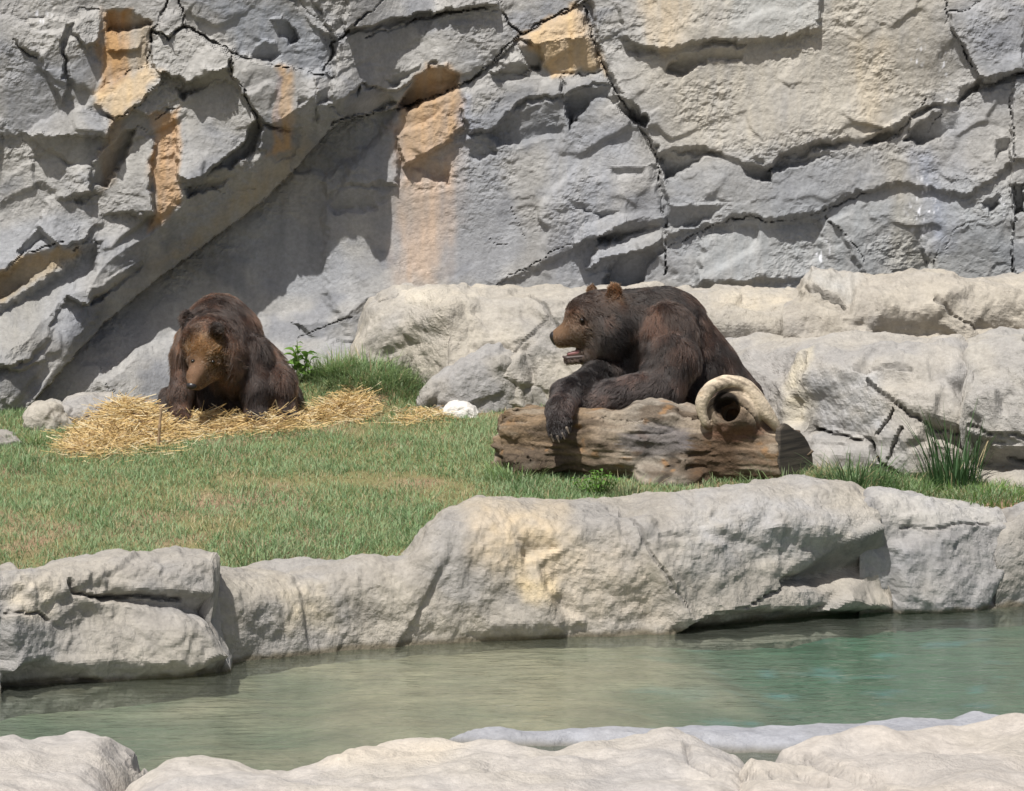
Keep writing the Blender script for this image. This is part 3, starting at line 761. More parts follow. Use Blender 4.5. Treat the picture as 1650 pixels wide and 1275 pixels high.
def build_rim():
    # left rim rock
    sweep_rock("blocky grey rim rock with a deep crease standing apart at the pool edge",
        [(-300,1130,925,.30),(-60,1124,920,.30),(10,1116,915,.30),(100,1106,904,.30),(200,1096,893,.30),(280,1090,886,.28),(325,1086,887,.25),(343,1084,893,.2),(350,1083,905,.15),(354,1082,1000,.08),(362,1082,1050,.06),(372,1082,1078,.04)],
        'water', 301, thick=.5, zback=.2, warm=.35, cool=.5, boxy=.4, fac=(.5,.05), col=(.40,.385,.36),
        feats=[([(150,962),(230,952),(330,958),(352,960),(352,1010),(300,990),(200,972)], -.07, .0, -.22, 6),
               ([(95,1010),(140,985),(330,1000),(355,1060),(300,1075),(80,1075)], .05, .05, .10, 12),
               ([(10,1085),(60,1068),(120,1078),(160,1100),(10,1125)], -.10, .0, -.25, 8),
               ([(10,985),(80,985),(95,1010),(80,1060),(10,1080)], .03, -.1, .05, 8)],
        cracks=[([(110,940),(125,955),(170,962),(240,960),(300,968)], 4, .05), ([(10,988),(60,986),(80,1000)], 3, .03)],
        spots=[([(10,930),(90,930),(90,1000),(10,990)], (.52,.46,.36), .7, 20)])
    # long tan rim with the big boulder
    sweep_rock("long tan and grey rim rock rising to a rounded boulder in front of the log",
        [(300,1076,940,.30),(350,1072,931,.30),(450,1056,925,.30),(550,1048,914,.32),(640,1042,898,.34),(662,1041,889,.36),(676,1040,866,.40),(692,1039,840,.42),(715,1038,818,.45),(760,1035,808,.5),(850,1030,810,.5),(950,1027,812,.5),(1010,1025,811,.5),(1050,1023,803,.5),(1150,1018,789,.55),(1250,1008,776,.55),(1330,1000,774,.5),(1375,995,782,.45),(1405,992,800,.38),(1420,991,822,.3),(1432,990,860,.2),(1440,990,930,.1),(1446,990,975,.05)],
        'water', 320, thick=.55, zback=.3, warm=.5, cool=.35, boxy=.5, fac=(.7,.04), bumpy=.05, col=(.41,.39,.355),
        feats=[([(1095,1030),(1120,1008),(1190,985),(1300,985),(1350,972),(1440,985),(1445,1010),(1200,1030)], -.16, .0, -.30, 7),
               ([(1270,940),(1320,912),(1345,880),(1400,848),(1436,870),(1440,912),(1330,944)], -.045, -.05, -.34, 9),
               ([(1330,985),(1370,938),(1400,935),(1440,965),(1440,990)], .06, -.1, .25, 6),
               ([(1000,830),(1040,825),(1120,1000),(1080,1010),(1050,920)], .03, .05, .0, 10),
               ([(780,870),(830,900),(880,930),(900,1010),(780,1020),(740,960)], .04, .06, .06, 14),
               ([(830,870),(880,850),(900,880),(850,900)], -.03, .0, -.15, 8),
               ([(1250,810),(1330,820),(1390,800),(1425,830),(1400,860),(1320,870),(1240,850)], .04, .0, .10, 14)],
        cracks=[([(1000,815),(1030,850),(1060,910),(1110,985)], 3, .018), ([(1130,1000),(1230,965),(1290,940)], 2.5, .03)],
        spots=[([(760,815),(900,815),(930,900),(890,960),(760,900)], (.56,.44,.28), .6, 35), ([(830,935),(900,935),(900,965),(840,965)], (.60,.47,.26), .6, 14),
               ([(440,950),(520,945),(540,1010),(450,1010)], (.54,.46,.32), .5, 25), ([(900,900),(1000,860),(1060,940),(1080,1010),(900,1010)], (.50,.43,.34), .5, 30),
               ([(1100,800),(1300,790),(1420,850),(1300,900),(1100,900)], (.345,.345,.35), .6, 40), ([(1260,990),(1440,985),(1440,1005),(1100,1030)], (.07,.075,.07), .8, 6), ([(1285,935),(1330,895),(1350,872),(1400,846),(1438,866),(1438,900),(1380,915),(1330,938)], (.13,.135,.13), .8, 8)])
    sweep_rock("squat blue-grey rim boulder with a flat pale top beside the deep water",
        [(1385,990,830,.3),(1392,990,800,.34),(1400,989,792,.36),(1450,987,790,.40),(1500,985,798,.42),(1560,982,806,.42),(1610,979,812,.4),(1626,978,822,.36),(1634,978,850,.28),(1642,978,930,.15),(1648,978,972,.05)],
        'water', 340, thick=.6, zback=.35, warm=.2, cool=.7, boxy=.38, fac=(.6,.05), col=(.37,.37,.375),
        feats=[([(1440,880),(1500,860),(1600,855),(1640,870),(1640,985),(1440,990)], .02, -.06, .03, 10),
               ([(1600,930),(1640,900),(1645,975),(1590,978)], -.05, -.2, -.2, 8)],
        cracks=[([(1450,852),(1520,850),(1600,840)], 2.5, .02)],
        spots=[([(1400,785),(1640,800),(1630,840),(1440,850)], (.44,.42,.38), .6, 14)])
    sweep_rock("dark-sided grey rim rock past the squat blue-grey boulder",
        [(1604,980,870,.3),(1612,979,836,.34),(1624,978,828,.36),(1650,976,816,.40),(1720,972,806,.40),(1900,968,800,.4)],
        'water', 350, thick=.6, zback=.35, warm=.3, cool=.5, boxy=.45, fac=(.5,.05))

# ---- the near bank: low rounded slabs seen from above
def mound_rock(label, poly_px, zt, seed, edge=.35, slope=(0, 0), cracks=(), spots=(), col=PALE, warm=.4, cool=.2, name="rock", z0=.12, rough=.03, feats=()):
    """footprint given in the picture at height z0; rounded shoulder down to the water"""
    pts = []
    for (u, v) in poly_px:
        rx, ry, rz = ray(u, v); t = (z0 - CAMZ) / rz
        pts.append((float(rx * t), float(ry * t)))
    P0 = np.array(pts)
    x0, x1, y0, y1 = P0[:, 0].min() - .05, P0[:, 0].max() + .05, P0[:, 1].min() - .05, P0[:, 1].max() + .05
    nx = int(min(420, (x1 - x0) / .010)); ny = int(min(260, (y1 - y0) / .016))
    X, Y = np.meshgrid(np.linspace(x0, x1, nx), np.linspace(y0, y1, ny))
    s = poly_sd(X + .05 * fbm(X / .25, Y / .25, o=3, seed=seed), Y + .05 * fbm(X / .25 + 5, Y / .25, o=3, seed=seed + 1), pts)
    t = np.clip(s / edge, -1, 1)
    h = np.where(t > 0, np.sqrt(np.clip(1 - (1 - t) ** 2, 0, 1)), t * 1.5)
    Z = -.30 + (zt + .30) * h + slope[0] * (X - P0[:, 0].mean()) + slope[1] * (Y - P0[:, 1].mean()) * np.clip(t, 0, 1)
    x, y = X.ravel(), Y.ravel(); z = Z.ravel()
    d = rough * fbm(x / .5, y / .5, o=3, seed=seed + 2) * 2 + rough * .8 * facet2(x / .5, y / .5, seed=seed + 3, tilt=1, step=.2) + .004 * fbm(x / .06, y / .06, o=3, seed=seed + 4)
    z = z + d * np.clip(t.ravel() + .3, 0, 1)
    U2, V2 = proj(x, y, z)
    wu = U2 + 5 * fbm(U2 / 25, V2 / 25, o=3, seed=seed + 20); wv = V2 + 3 * fbm(U2 / 25 + 9, V2 / 25, o=3, seed=seed + 21)
    cm = np.zeros_like(z)
    for poly, dz, tu, tv, w in feats:
        c = np.mean(poly, axis=0)
        z = z + smooth(poly_sd(wu, wv, poly), -w, w) * (dz + tu * (U2 - c[0]) / 100 + tv * (V2 - c[1]) / 100)
    for p_, w, dep in cracks:
        k = smooth(-line_d(wu, wv, p_), -w * 2.2, 0); z = z - dep * .6 * k; cm = np.maximum(cm, k)
    P = np.stack([x, y, z], 1)
    C = rock_colour(P, seed + 40, col, warm, cool)
    for poly, c_, a, soft in spots: C = mixc(C, c_, a * smooth(poly_sd(wu, wv, poly), -soft, soft))
    C = mixc(C, (.2, .19, .18), cm * .5)
    k = smooth(-(z - .015), -.02, .015); C = mixc(C, (.12, .11, .08), k * .8)
    C = np.clip(C, .02, .75)
    keep = (t > -.999)
    nr, nc = X.shape
    Q = grid_faces(nr, nc)
    kq = keep.ravel()[Q].any(1); Q = Q[kq]
    used = np.unique(Q); mp = np.full(len(P), -1); mp[used] = np.arange(len(used))
    o = link(name, np_mesh(name, P[used], mp[Q], C[used]), M_ROCK)
    tag(o, label, "rock")
    return o
def build_near_bank():
    mound_rock("pale tan slab with a chipped end beside the near water edge", [(-250,1330),(-250,1212),(10,1207),(60,1192),(150,1188),(215,1194),(255,1203),(266,1214),(240,1226),(215,1250),(190,1330)], .20, 401, edge=.22, col=(.55,.525,.495), warm=.3,
        feats=[([(205,1232),(240,1200),(265,1208),(225,1240)], -.06, -.1, .0, 4)])
    mound_rock("long low pinkish slab filling the near bank of the pool", [(110,1360),(150,1262),(205,1234),(275,1219),(340,1217),(420,1224),(480,1220),(530,1200),(580,1186),(700,1184),(780,1190),(850,1186),(900,1196),(1060,1184),(1110,1184),(1180,1196),(1250,1212),(1260,1245),(1240,1360)], .16, 410, edge=.30, col=(.55,.525,.495), warm=.3, cool=.3,
        cracks=[([(1105,1200),(1110,1225),(1150,1245)], 4, .03)], spots=[([(560,1190),(760,1190),(700,1230),(520,1230)], (.54,.47,.37), .5, 18)])
    mound_rock("smooth blue-grey slab lying half wet between pool and near bank", [(600,1192),(740,1176),(850,1168),(1000,1163),(1200,1162),(1330,1160),(1450,1152),(1560,1143),(1640,1150),(1900,1160),(1900,1210),(1500,1205),(1230,1215),(1000,1208),(760,1205)], .05, 420, edge=.25, col=(.42,.44,.49), warm=.1, cool=.5, z0=.02, rough=.01)
    mound_rock("broad tan slab with a ragged cleft on the near bank", [(1120,1360),(1150,1248),(1190,1222),(1230,1206),(1330,1196),(1450,1186),(1580,1176),(1650,1172),(1900,1170),(1900,1360)], .19, 430, edge=.22, col=(.56,.525,.485), warm=.3,
        cracks=[([(1210,1210),(1260,1218),(1310,1222),(1350,1240),(1400,1262),(1430,1280)], 6, .07), ([(1190,1252),(1260,1246),(1330,1262)], 4, .04)])
    # packed earth the slabs rest on
    xs = np.linspace(-8, 8, 60); ys = np.linspace(-2, 13.3, 40)
    X, Y = np.meshgrid(xs, ys)
    Z = -.05 + .05 * fbm(X, Y, o=2, seed=440) + .10 * np.clip(12.2 - Y, 0, 10) * .9 - .45 * smooth(Y, 12.6, 13.3)
    P = np.stack([X.ravel(), Y.ravel(), np.minimum(Z.ravel(), 1.0)], 1)
    C = rock_colour(P, 441, (.42, .39, .34))
    tag(link("near_bank", np_mesh("near_bank", P, grid_faces(*X.shape), C, True), M_ROCK), "stony near bank of the pool", "bank", kind="structure")

def build_back_rocks():
    G = 'ground'
    # pale ledge behind the black-brown bear
    sweep_rock("broad pale ledge boulder rising behind the dark bear leaning on the log",
        [(560,640,600,.2),(575,640,540,.3),(592,640,488,.4),(610,640,470,.45),(650,640,460,.5),(720,654,462,.7),(800,655,470,.75),(850,655,466,.75),(900,652,460,.75),(1000,652,464,.75),(1080,652,464,.75),(1200,655,468,.75),(1280,660,466,.75),(1330,662,470,.7)],
        [(560, 20.95), (660, 20.9), (720, 20.45), (1330, 20.35)], 501, thick=.7, zback=1.1, warm=.5, cool=.35, boxy=.75, fac=(.55,.062), bumpy=.04, col=(.47,.45,.41),
        feats=[([(690,640),(720,600),(760,545),(800,535),(830,545),(850,600),(850,660),(690,660)], .06, .06, .08, 8),
               ([(770,560),(800,535),(840,548),(830,565),(800,575)], -.05, .0, -.30, 7),
               ([(830,600),(852,560),(860,600),(850,640)], -.04, -.25, .0, 7),
               ([(600,480),(700,470),(760,480),(700,530),(620,560)], .04, .05, .10, 12),
               ([(1130,500),(1230,480),(1290,500),(1250,540),(1150,540)], .05, .0, .10, 10)],
        cracks=[([(858,475),(885,505),(905,530)], 2, .02), ([(885,508),(850,545),(815,580)], 2, .02), ([(600,490),(620,478),(640,480)], 2.5, .03)],
        spots=[([(640,465),(780,470),(720,500),(640,490)], (.54,.49,.40), .6, 12), ([(1150,470),(1280,470),(1280,500),(1150,500)], (.56,.49,.37), .5, 12)])
    sweep_rock("low grey boulder with a pointed top half hidden in grass between the bears",
        [(676,664,650,.1),(686,665,630,.2),(700,666,606,.3),(722,666,584,.35),(745,666,566,.38),(775,664,548,.4),(805,662,541,.4),(830,660,552,.36),(842,660,580,.3),(852,660,612,.25),(875,658,636,.2),(890,656,650,.1)],
        G, 510, thick=.4, zback=.8, warm=.3, cool=.5, boxy=.7, fac=(.35,.05), col=(.40,.39,.37))
    # stepped boulders on the right, upper tier
    sweep_rock("upper tier rounded boulder with a dark notch at the cliff foot",
        [(1262,560,480,.7),(1285,560,464,.75),(1300,560,447,.75),(1330,560,438,.75),(1400,560,440,.75),(1450,560,437,.75),(1490,560,430,.75),(1530,560,436,.75),(1560,560,446,.75),(1600,560,450,.75),(1640,560,446,.75),(1700,560,436,.75),(1900,560,430,.75)],
        [(1200, 20.1), (1900, 20.1)], 520, thick=.6, zback=1.1, warm=.5, cool=.3, boxy=.72, fac=(.45,.062), bumpy=.04, col=(.47,.445,.40),
        feats=[([(1290,470),(1310,445),(1380,442),(1400,460),(1370,482)], .03, -.08, -.16, 6),
               ([(1380,520),(1420,512),(1520,525),(1540,545),(1420,545)], -.06, .0, -.35, 6),
               ([(1400,470),(1500,455),(1560,470),(1510,510),(1420,505)], .05, .0, .08, 10),
               ([(1510,480),(1560,475),(1650,500),(1650,540),(1570,530)], -.04, -.05, -.20, 8)],
        cracks=[([(1300,466),(1330,475),(1356,482),(1362,488)], 3.5, .06), ([(1505,486),(1530,505),(1570,530)], 2.5, .03)],
        spots=[([(1290,442),(1390,440),(1370,480),(1310,470)], (.38,.38,.37), .6, 10)])
    sweep_rock("broad smooth pale boulder with stepped cracks right of the log",
        [(1150,690,562,.5),(1180,700,556,.7),(1230,720,549,.85),(1290,742,543,.95),(1350,752,540,1.0),(1430,760,541,1.0),(1500,764,540,1.0),(1540,766,545,.95),(1556,766,556,.85),(1562,766,590,.6),(1566,766,640,.4)],
        G, 530, thick=.5, zback=1.0, warm=.35, cool=.45, boxy=.62, fac=(.55,.062), bumpy=.04, col=(.46,.445,.415),
        feats=[([(1290,700),(1300,620),(1340,600),(1420,610),(1432,650),(1400,705),(1330,700)], -.03, .06, -.10, 8),
               ([(1235,650),(1230,590),(1262,575),(1262,640),(1258,690)], -.025, -.06, .0, 12),
               ([(1290,575),(1330,560),(1540,560),(1545,600),(1400,605),(1300,610)], .05, .0, .06, 14),
               ([(1310,700),(1400,710),(1425,745),(1400,765),(1310,760)], .04, -.05, .05, 5),
               ([(1412,705),(1440,660),(1470,690),(1500,720),(1510,770),(1430,765)], .05, .05, .08, 5),
               ([(1450,650),(1500,660),(1555,700),(1555,725),(1500,705)], -.04, .0, -.25, 5)],
        cracks=[([(1296,692),(1330,702),(1380,708),(1404,712),(1416,738),(1450,765)], 3.5, .09), ([(1404,622),(1436,650),(1470,668),(1500,690),(1545,700)], 3, .05),
                ([(1418,700),(1440,662)], 2.2, .05), ([(1432,738),(1458,690)], 2.2, .05), ([(1285,690),(1292,640),(1300,580)], 2.5, .02), ([(1384,606),(1440,600),(1470,602)], 2, .02)],
        spots=[([(1268,690),(1275,590),(1310,570),(1300,640),(1285,690)], (.55,.49,.36), .7, 10), ([(1300,610),(1420,610),(1430,700),(1310,700)], (.36,.365,.375), .7, 14)])
    sweep_rock("tall pale boulder with a ragged undercut foot at the lawn corner",
        [(1546,770,620,.4),(1552,772,570,.7),(1560,773,550,.8),(1590,776,540,.9),(1650,780,534,.9),(1720,784,530,.9),(1900,788,528,.9)],
        G, 540, thick=.5, zback=1.0, warm=.4, cool=.35, boxy=.6, fac=(.45,.062), bumpy=.04, col=(.47,.455,.42),
        feats=[([(1550,700),(1600,705),(1700,712),(1700,760),(1600,765),(1550,755)], -.14, .0, -.30, 6),
               ([(1590,715),(1660,712),(1660,722),(1600,728)], .06, .0, .1, 3), ([(1560,760),(1700,755),(1700,790),(1560,785)], .06, .0, .2, 6)],
        cracks=[([(1556,684),(1600,700),(1660,705)], 3, .05), ([(1620,745),(1660,750)], 3, .05)])
    # left: slope and small boulders at the cliff foot
    sweep_rock("small rounded grey boulder at the cliff corner beside the straw",
        [(38,690,680,.1),(44,692,664,.2),(56,693,652,.25),(75,693,647,.28),(95,692,650,.28),(110,690,660,.2),(120,688,676,.1)], G, 560, thick=.3, zback=.7, boxy=.6, fac=(.25,.03), col=(.43,.42,.39), step=1.5)
    sweep_rock("flat grey stone with a smooth face under the dead branch",
        [(92,684,674,.1),(100,685,655,.2),(120,685,642,.3),(150,684,636,.32),(180,680,634,.3),(210,678,645,.2),(220,676,665,.1)], G, 570, thick=.4, zback=.75, boxy=.6, fac=(.3,.03), col=(.43,.42,.40), step=1.5)
    sweep_rock("low grey stone half sunk in grass under the leaning slab",
        [(-200,722,690,.3),(0,720,694,.25),(20,718,696,.2),(34,716,704,.15),(42,714,712,.05)], G, 580, thick=.4, zback=.6, boxy=.6, fac=(.3,.04), step=1.5)
    sweep_rock("white rounded stone lying in the grass between the bears",
        [(710,671,668,.05),(714,672,656,.08),(724,672,648,.12),(738,672,645,.14),(752,672,647,.12),(764,671,655,.08),(769,670,667,.05)], G, 590, thick=.15, zback=.7, boxy=.6, fac=(.15,.012), bumpy=.01, grit=.003, col=(.9,.89,.86), warm=.1, cool=.1, name="stone", cat="stone", step=1.0, deep=.15)
build_ground(); build_pool(); build_rim(); build_near_bank(); build_back_rocks()
# ================================================================== solid bodies from blended volumes
class Body:
    """round cones and ellipsoids melted into one continuous skin (surface nets on a distance grid)"""
    def __init__(s): s.pr = []
    def cone(s, a, b, ra, rb, k=.05, col=(.05, .03, .02), flow=None, fur=1.0):
        a, b = np.array(a, float), np.array(b, float)
        s.pr.append(dict(t='c', a=a, b=b, ra=ra, rb=rb, k=k, col=col, flow=(b - a if flow is None else np.array(flow, float)), fur=fur)); return s
    def ell(s, c, r, R=None, k=.05, col=(.05, .03, .02), flow=(0, 0, -1), fur=1.0, sub=False):
        s.pr.append(dict(t='e', a=np.array(c, float), r=np.array(r, float) if np.ndim(r) else np.full(3, float(r)), R=np.eye(3) if R is None else np.array(R, float), k=k, col=col, flow=np.array(flow, float), fur=fur, sub=sub)); return s
    def cut(s, c, n):
        s.pr.append(dict(t='p', a=np.array(c, float), n=np.array(n, float), k=.01, sub=True)); return s
    def d1(s, p, P):
        if p['t'] == 'c':
            a, b, ra, rb = p['a'], p['b'], p['ra'], p['rb']
            ab = b - a; L2 = ab @ ab + 1e-12
            t = np.clip(((P - a) @ ab) / L2, 0, 1)
            return np.linalg.norm(P - a - t[..., None] * ab, axis=-1) - (ra + (rb - ra) * t)
        q = (P - p['a']) @ p['R']
        k0 = np.linalg.norm(q / p['r'], axis=-1); k1 = np.linalg.norm(q / (p['r'] ** 2), axis=-1) + 1e-9
        return np.where(k0 > 1e-6, k0 * (k0 - 1.0) / k1, -p['r'].min())
    def bounds(s, p):
        if p['t'] == 'c':
            m = max(p['ra'], p['rb']); return np.minimum(p['a'] - m, p['b'] - m), np.maximum(p['a'] + m, p['b'] + m)
        m = p['r'].max(); return p['a'] - m, p['a'] + m
    def mesh(s, res, disp=None, zmin=None):
        lo = np.min([s.bounds(p)[0] for p in s.pr if not p.get('sub')], 0) - .06; hi = np.max([s.bounds(p)[1] for p in s.pr if not p.get('sub')], 0) + .06
        if zmin is not None: lo[2] = max(lo[2], zmin - .05)
        n = np.ceil((hi - lo) / res).astype(int) + 1
        ax = [lo[i] + np.arange(n[i]) * res for i in range(3)]
        D = np.full(n, 1.0)
        for p in s.pr:
            if p['t'] == 'p':
                G = np.stack(np.meshgrid(*ax, indexing='ij'), -1)
                D = np.maximum(D, (G - p['a']) @ p['n']); continue
            l, h = s.bounds(p); pad = p['k'] + 2 * res
            ii = [np.clip([int((l[i] - pad - lo[i]) / res), int((h[i] + pad - lo[i]) / res) + 2], 0, n[i]) for i in range(3)]
            sl_ = tuple(slice(a, b) for a, b in ii)
            if any(a >= b for a, b in ii): continue
            G = np.stack(np.meshgrid(*[ax[i][sl_[i]] for i in range(3)], indexing='ij'), -1)
            d = s.d1(p, G); o = D[sl_]; k = p['k']
            if p.get('sub'):
                h_ = np.clip(.5 - .5 * (o + d) / k, 0, 1); D[sl_] = o * (1 - h_) - d * h_ + k * h_ * (1 - h_)
            else:
                h_ = np.clip(.5 + .5 * (o - d) / k, 0, 1); D[sl_] = o * (1 - h_) + d * h_ - k * h_ * (1 - h_)
        if zmin is not None: D = np.maximum(D, (zmin - ax[2])[None, None, :])
        if disp is not None:
            near = np.abs(D) < .09
            idx = np.nonzero(near)
            D[idx] -= disp(ax[0][idx[0]], ax[1][idx[1]], ax[2][idx[2]])
        # surface nets
        ins = D < 0
        c8 = np.stack([ins[dx:n[0] - 1 + dx, dy:n[1] - 1 + dy, dz:n[2] - 1 + dz] for dx in (0, 1) for dy in (0, 1) for dz in (0, 1)], -1)
        cnt = c8.sum(-1); act = (cnt > 0) & (cnt < 8)
        ci = np.argwhere(act)
        vid = np.full(act.shape, -1, np.int64); vid[act] = np.arange(len(ci))
        acc = np.zeros((len(ci), 3)); wt = np.zeros(len(ci))
        corners = [(dx, dy, dz) for dx in (0, 1) for dy in (0, 1) for dz in (0, 1)]
        for i, a in enumerate(corners):
            for j, b in enumerate(corners):
                if j <= i or sum(abs(a[k] - b[k]) for k in range(3)) != 1: continue
                da = D[ci[:, 0] + a[0], ci[:, 1] + a[1], ci[:, 2] + a[2]]; db = D[ci[:, 0] + b[0], ci[:, 1] + b[1], ci[:, 2] + b[2]]
                m = (da < 0) != (db < 0)
                t = np.where(m, da / (da - db + 1e-12), 0)
                acc += m[:, None] * (np.array(a) + t[:, None] * (np.array(b) - np.array(a))); wt += m
        V = lo + (ci + acc / wt[:, None]) * res
        Q = []
        for axn in range(3):
            o1, o2 = [(1, 2), (2, 0), (0, 1)][axn]
            sa = [slice(None)] * 3; sb = [slice(None)] * 3; sa[axn] = slice(0, -1); sb[axn] = slice(1, None)
            A, B = ins[tuple(sa)], ins[tuple(sb)]
            e = np.argwhere(A != B)
            ok = (e[:, o1] > 0) & (e[:, o2] > 0) & (e[:, o1] < n[o1] - 1) & (e[:, o2] < n[o2] - 1); e = e[ok]
            def vv(d1_, d2_):
                q = e.copy(); q[:, o1] += d1_; q[:, o2] += d2_; return vid[q[:, 0], q[:, 1], q[:, 2]]
            q = np.stack([vv(-1, -1), vv(0, -1), vv(0, 0), vv(-1, 0)], 1)
            f = A[e[:, 0], e[:, 1], e[:, 2]]
            q = np.where(f[:, None], q, q[:, ::-1]); Q.append(q)
        Q = np.concatenate(Q)
        # keep the one connected body
        par = np.arange(len(V))
        ed = np.concatenate([Q[:, [0, 1]], Q[:, [1, 2]], Q[:, [2, 3]]])
        while True:
            m = np.minimum(par[ed[:, 0]], par[ed[:, 1]]); old = par.copy()
            np.minimum.at(par, ed[:, 0], m); np.minimum.at(par, ed[:, 1], m); par = par[par]
            if (par == old).all(): break
        ids, cn = np.unique(par, return_counts=True); keep = par == ids[cn.argmax()]
        mp = np.cumsum(keep) - 1
        Q = mp[Q[keep[Q[:, 0]]]]; V = V[keep]
        for _ in range(2):                                         # light relax
            s_ = np.zeros_like(V); w_ = np.zeros(len(V))
            for a, b in ((0, 1), (1, 2), (2, 3), (3, 0)):
                np.add.at(s_, Q[:, a], V[Q[:, b]]); np.add.at(w_, Q[:, a], 1)
            V = .6 * V + .4 * s_ / w_[:, None]
        return V, Q
    def weights(s, P, h=.022):
        pr = [p for p in s.pr if not p.get('sub')]
        W = np.stack([np.exp(-np.clip(s.d1(p, P), -.03, .5) / h) for p in pr], 1); W /= W.sum(1, keepdims=True) + 1e-12
        return pr, W
    def attrs(s, P):
        pr, W = s.weights(P)
        col = W @ np.array([p['col'] for p in pr])
        fl = W @ np.array([p['flow'] / (np.linalg.norm(p['flow']) + 1e-9) for p in pr])
        return col, fl, W @ np.array([p['fur'] for p in pr])
def vnormals(V, Q):
    fn = np.cross(V[Q[:, 2]] - V[Q[:, 0]], V[Q[:, 3]] - V[Q[:, 1]])
    N = np.zeros_like(V)
    for i in range(4): np.add.at(N, Q[:, i], fn)
    return N / (np.linalg.norm(N, axis=1, keepdims=True) + 1e-12)

def hair_mat():
    m = bpy.data.materials.new("bear_fur"); m.use_nodes = True
    nt = m.node_tree; nt.nodes.clear()
    out = nt.nodes.new('ShaderNodeOutputMaterial')
    at_ = nt.nodes.new('ShaderNodeAttribute'); at_.attribute_name = 'col'
    h = nt.nodes.new('ShaderNodeBsdfHairPrincipled'); h.parametrization = 'COLOR'
    h.inputs['Roughness'].default_value = .42; h.inputs['Radial Roughness'].default_value = .6; h.inputs['IOR'].default_value = 1.5
    nt.links.new(at_.outputs['Color'], h.inputs['Color']); nt.links.new(h.outputs[0], out.inputs[0])
    return m
M_FUR = hair_mat()
M_SKIN = attr_mat("bear_hide", .85, .15, grain=.25, gscale=70, bump=.3, bscale=120)
M_NOSE = plain_mat("bear_nose", (.018, .016, .017), .38, .5)
M_EYE = plain_mat("bear_eye", (.012, .008, .006), .12, .6)
M_CLAW = plain_mat("bear_claw", (.16, .13, .10), .4, .5)
M_TONGUE = plain_mat("bear_tongue", (.20, .085, .08), .4, .5)

def grow_fur(body, V, Q, n, seed, parent, base_len, rad=.0013, lean=.42, exclude=None, tint=None):
    rng = np.random.default_rng(seed)
    N = vnormals(V, Q)
    ar = np.linalg.norm(np.cross(V[Q[:, 2]] - V[Q[:, 0]], V[Q[:, 3]] - V[Q[:, 1]]), axis=1)
    fN = N[Q].mean(1)
    # more hair on the sides that can be seen from the visitors' bank
    wgt = ar * np.where(fN[:, 1] < .45, 1.0, .25)
    f = rng.choice(len(Q), n, p=wgt / wgt.sum())
    a, b = rng.random((2, n))
    q = V[Q[f]]
    P = (q[:, 0] * ((1 - a) * (1 - b))[:, None] + q[:, 1] * (a * (1 - b))[:, None] + q[:, 2] * (a * b)[:, None] + q[:, 3] * ((1 - a) * b)[:, None])
    nq = N[Q[f]].mean(1); nq /= np.linalg.norm(nq, axis=1, keepdims=True) + 1e-9
    col, fl, fur = body.attrs(P)
    ok = fur > .06
    if exclude is not None: ok &= ~exclude(P)
    P, nq, col, fl, fur = P[ok], nq[ok], col[ok], fl[ok], fur[ok]; n = len(P)
    # clumps: hairs share a lean with their neighbours
    x, y, z = P.T
    def vn(sc, sd): return np.stack([noise(x / sc, y / sc, z / sc, seed=sd + i * 7) for i in range(3)], 1)
    fl = fl + .95 * vn(.07, seed) + .8 * vn(.028, seed + 50) + .28 * rng.normal(size=(n, 3)) + np.array([0, 0, -.35])
    fl -= nq * (fl * nq).sum(1, keepdims=True); fl /= np.linalg.norm(fl, axis=1, keepdims=True) + 1e-9
    ln = base_len * fur * (.65 + .7 * rng.random(n)) * (1 + .5 * noise(x / .07, y / .07, z / .07, seed=seed + 80))
    k = 4
    t = np.linspace(0, 1, k)
    d0 = nq * lean + fl * (1 - lean * .4)
    pts = P[:, None, :] - nq[:, None, :] * .003 + d0[:, None, :] * (ln[:, None] * t)[..., None]
    pts += (fl * .5 - nq * .25)[:, None, :] * (ln[:, None] * t ** 2 * .5)[..., None]
    pts[:, :, 2] -= (ln[:, None] * t ** 2) * .22
    cv = bpy.data.hair_curves.new("fur")
    cv.add_curves([k] * n)
    cv.attributes['position'].data.foreach_set('vector', pts.astype(np.float32).ravel())
    r = cv.attributes.get('radius') or cv.attributes.new('radius', 'FLOAT', 'POINT')
    r.data.foreach_set('value', np.tile(rad * np.array([1, .95, .7, .25]), n).astype(np.float32) * np.repeat(.7 + .6 * rng.random(n), k).astype(np.float32))
    cl = col * (.75 + .5 * rng.random(n))[:, None] * (1 + .35 * noise(x / .05, y / .05, z / .05, seed=seed + 90))[:, None]
    if tint is not None: cl = tint(P, nq, cl, rng)
    ct = np.clip(cl[:, None, :] * np.linspace(.8, 1.25, k)[None, :, None], .004, .6)
    c4 = np.ones((n, k, 4), np.float32); c4[..., :3] = ct
    ca = cv.attributes.new('col', 'FLOAT_COLOR', 'POINT'); ca.data.foreach_set('color', c4.ravel())
    o = bpy.data.objects.new("fur", cv); COL.objects.link(o); cv.materials.append(M_FUR)
    o.parent = parent; o.matrix_parent_inverse = Matrix.Translation(-Vector(parent.location))
    o["kind"] = "stuff"
    return o
def small(name, shape, mat, parent, res=.004):
    V, Q = shape.mesh(res)
    return link(name, np_mesh(name, V, Q, None, True), mat, parent)

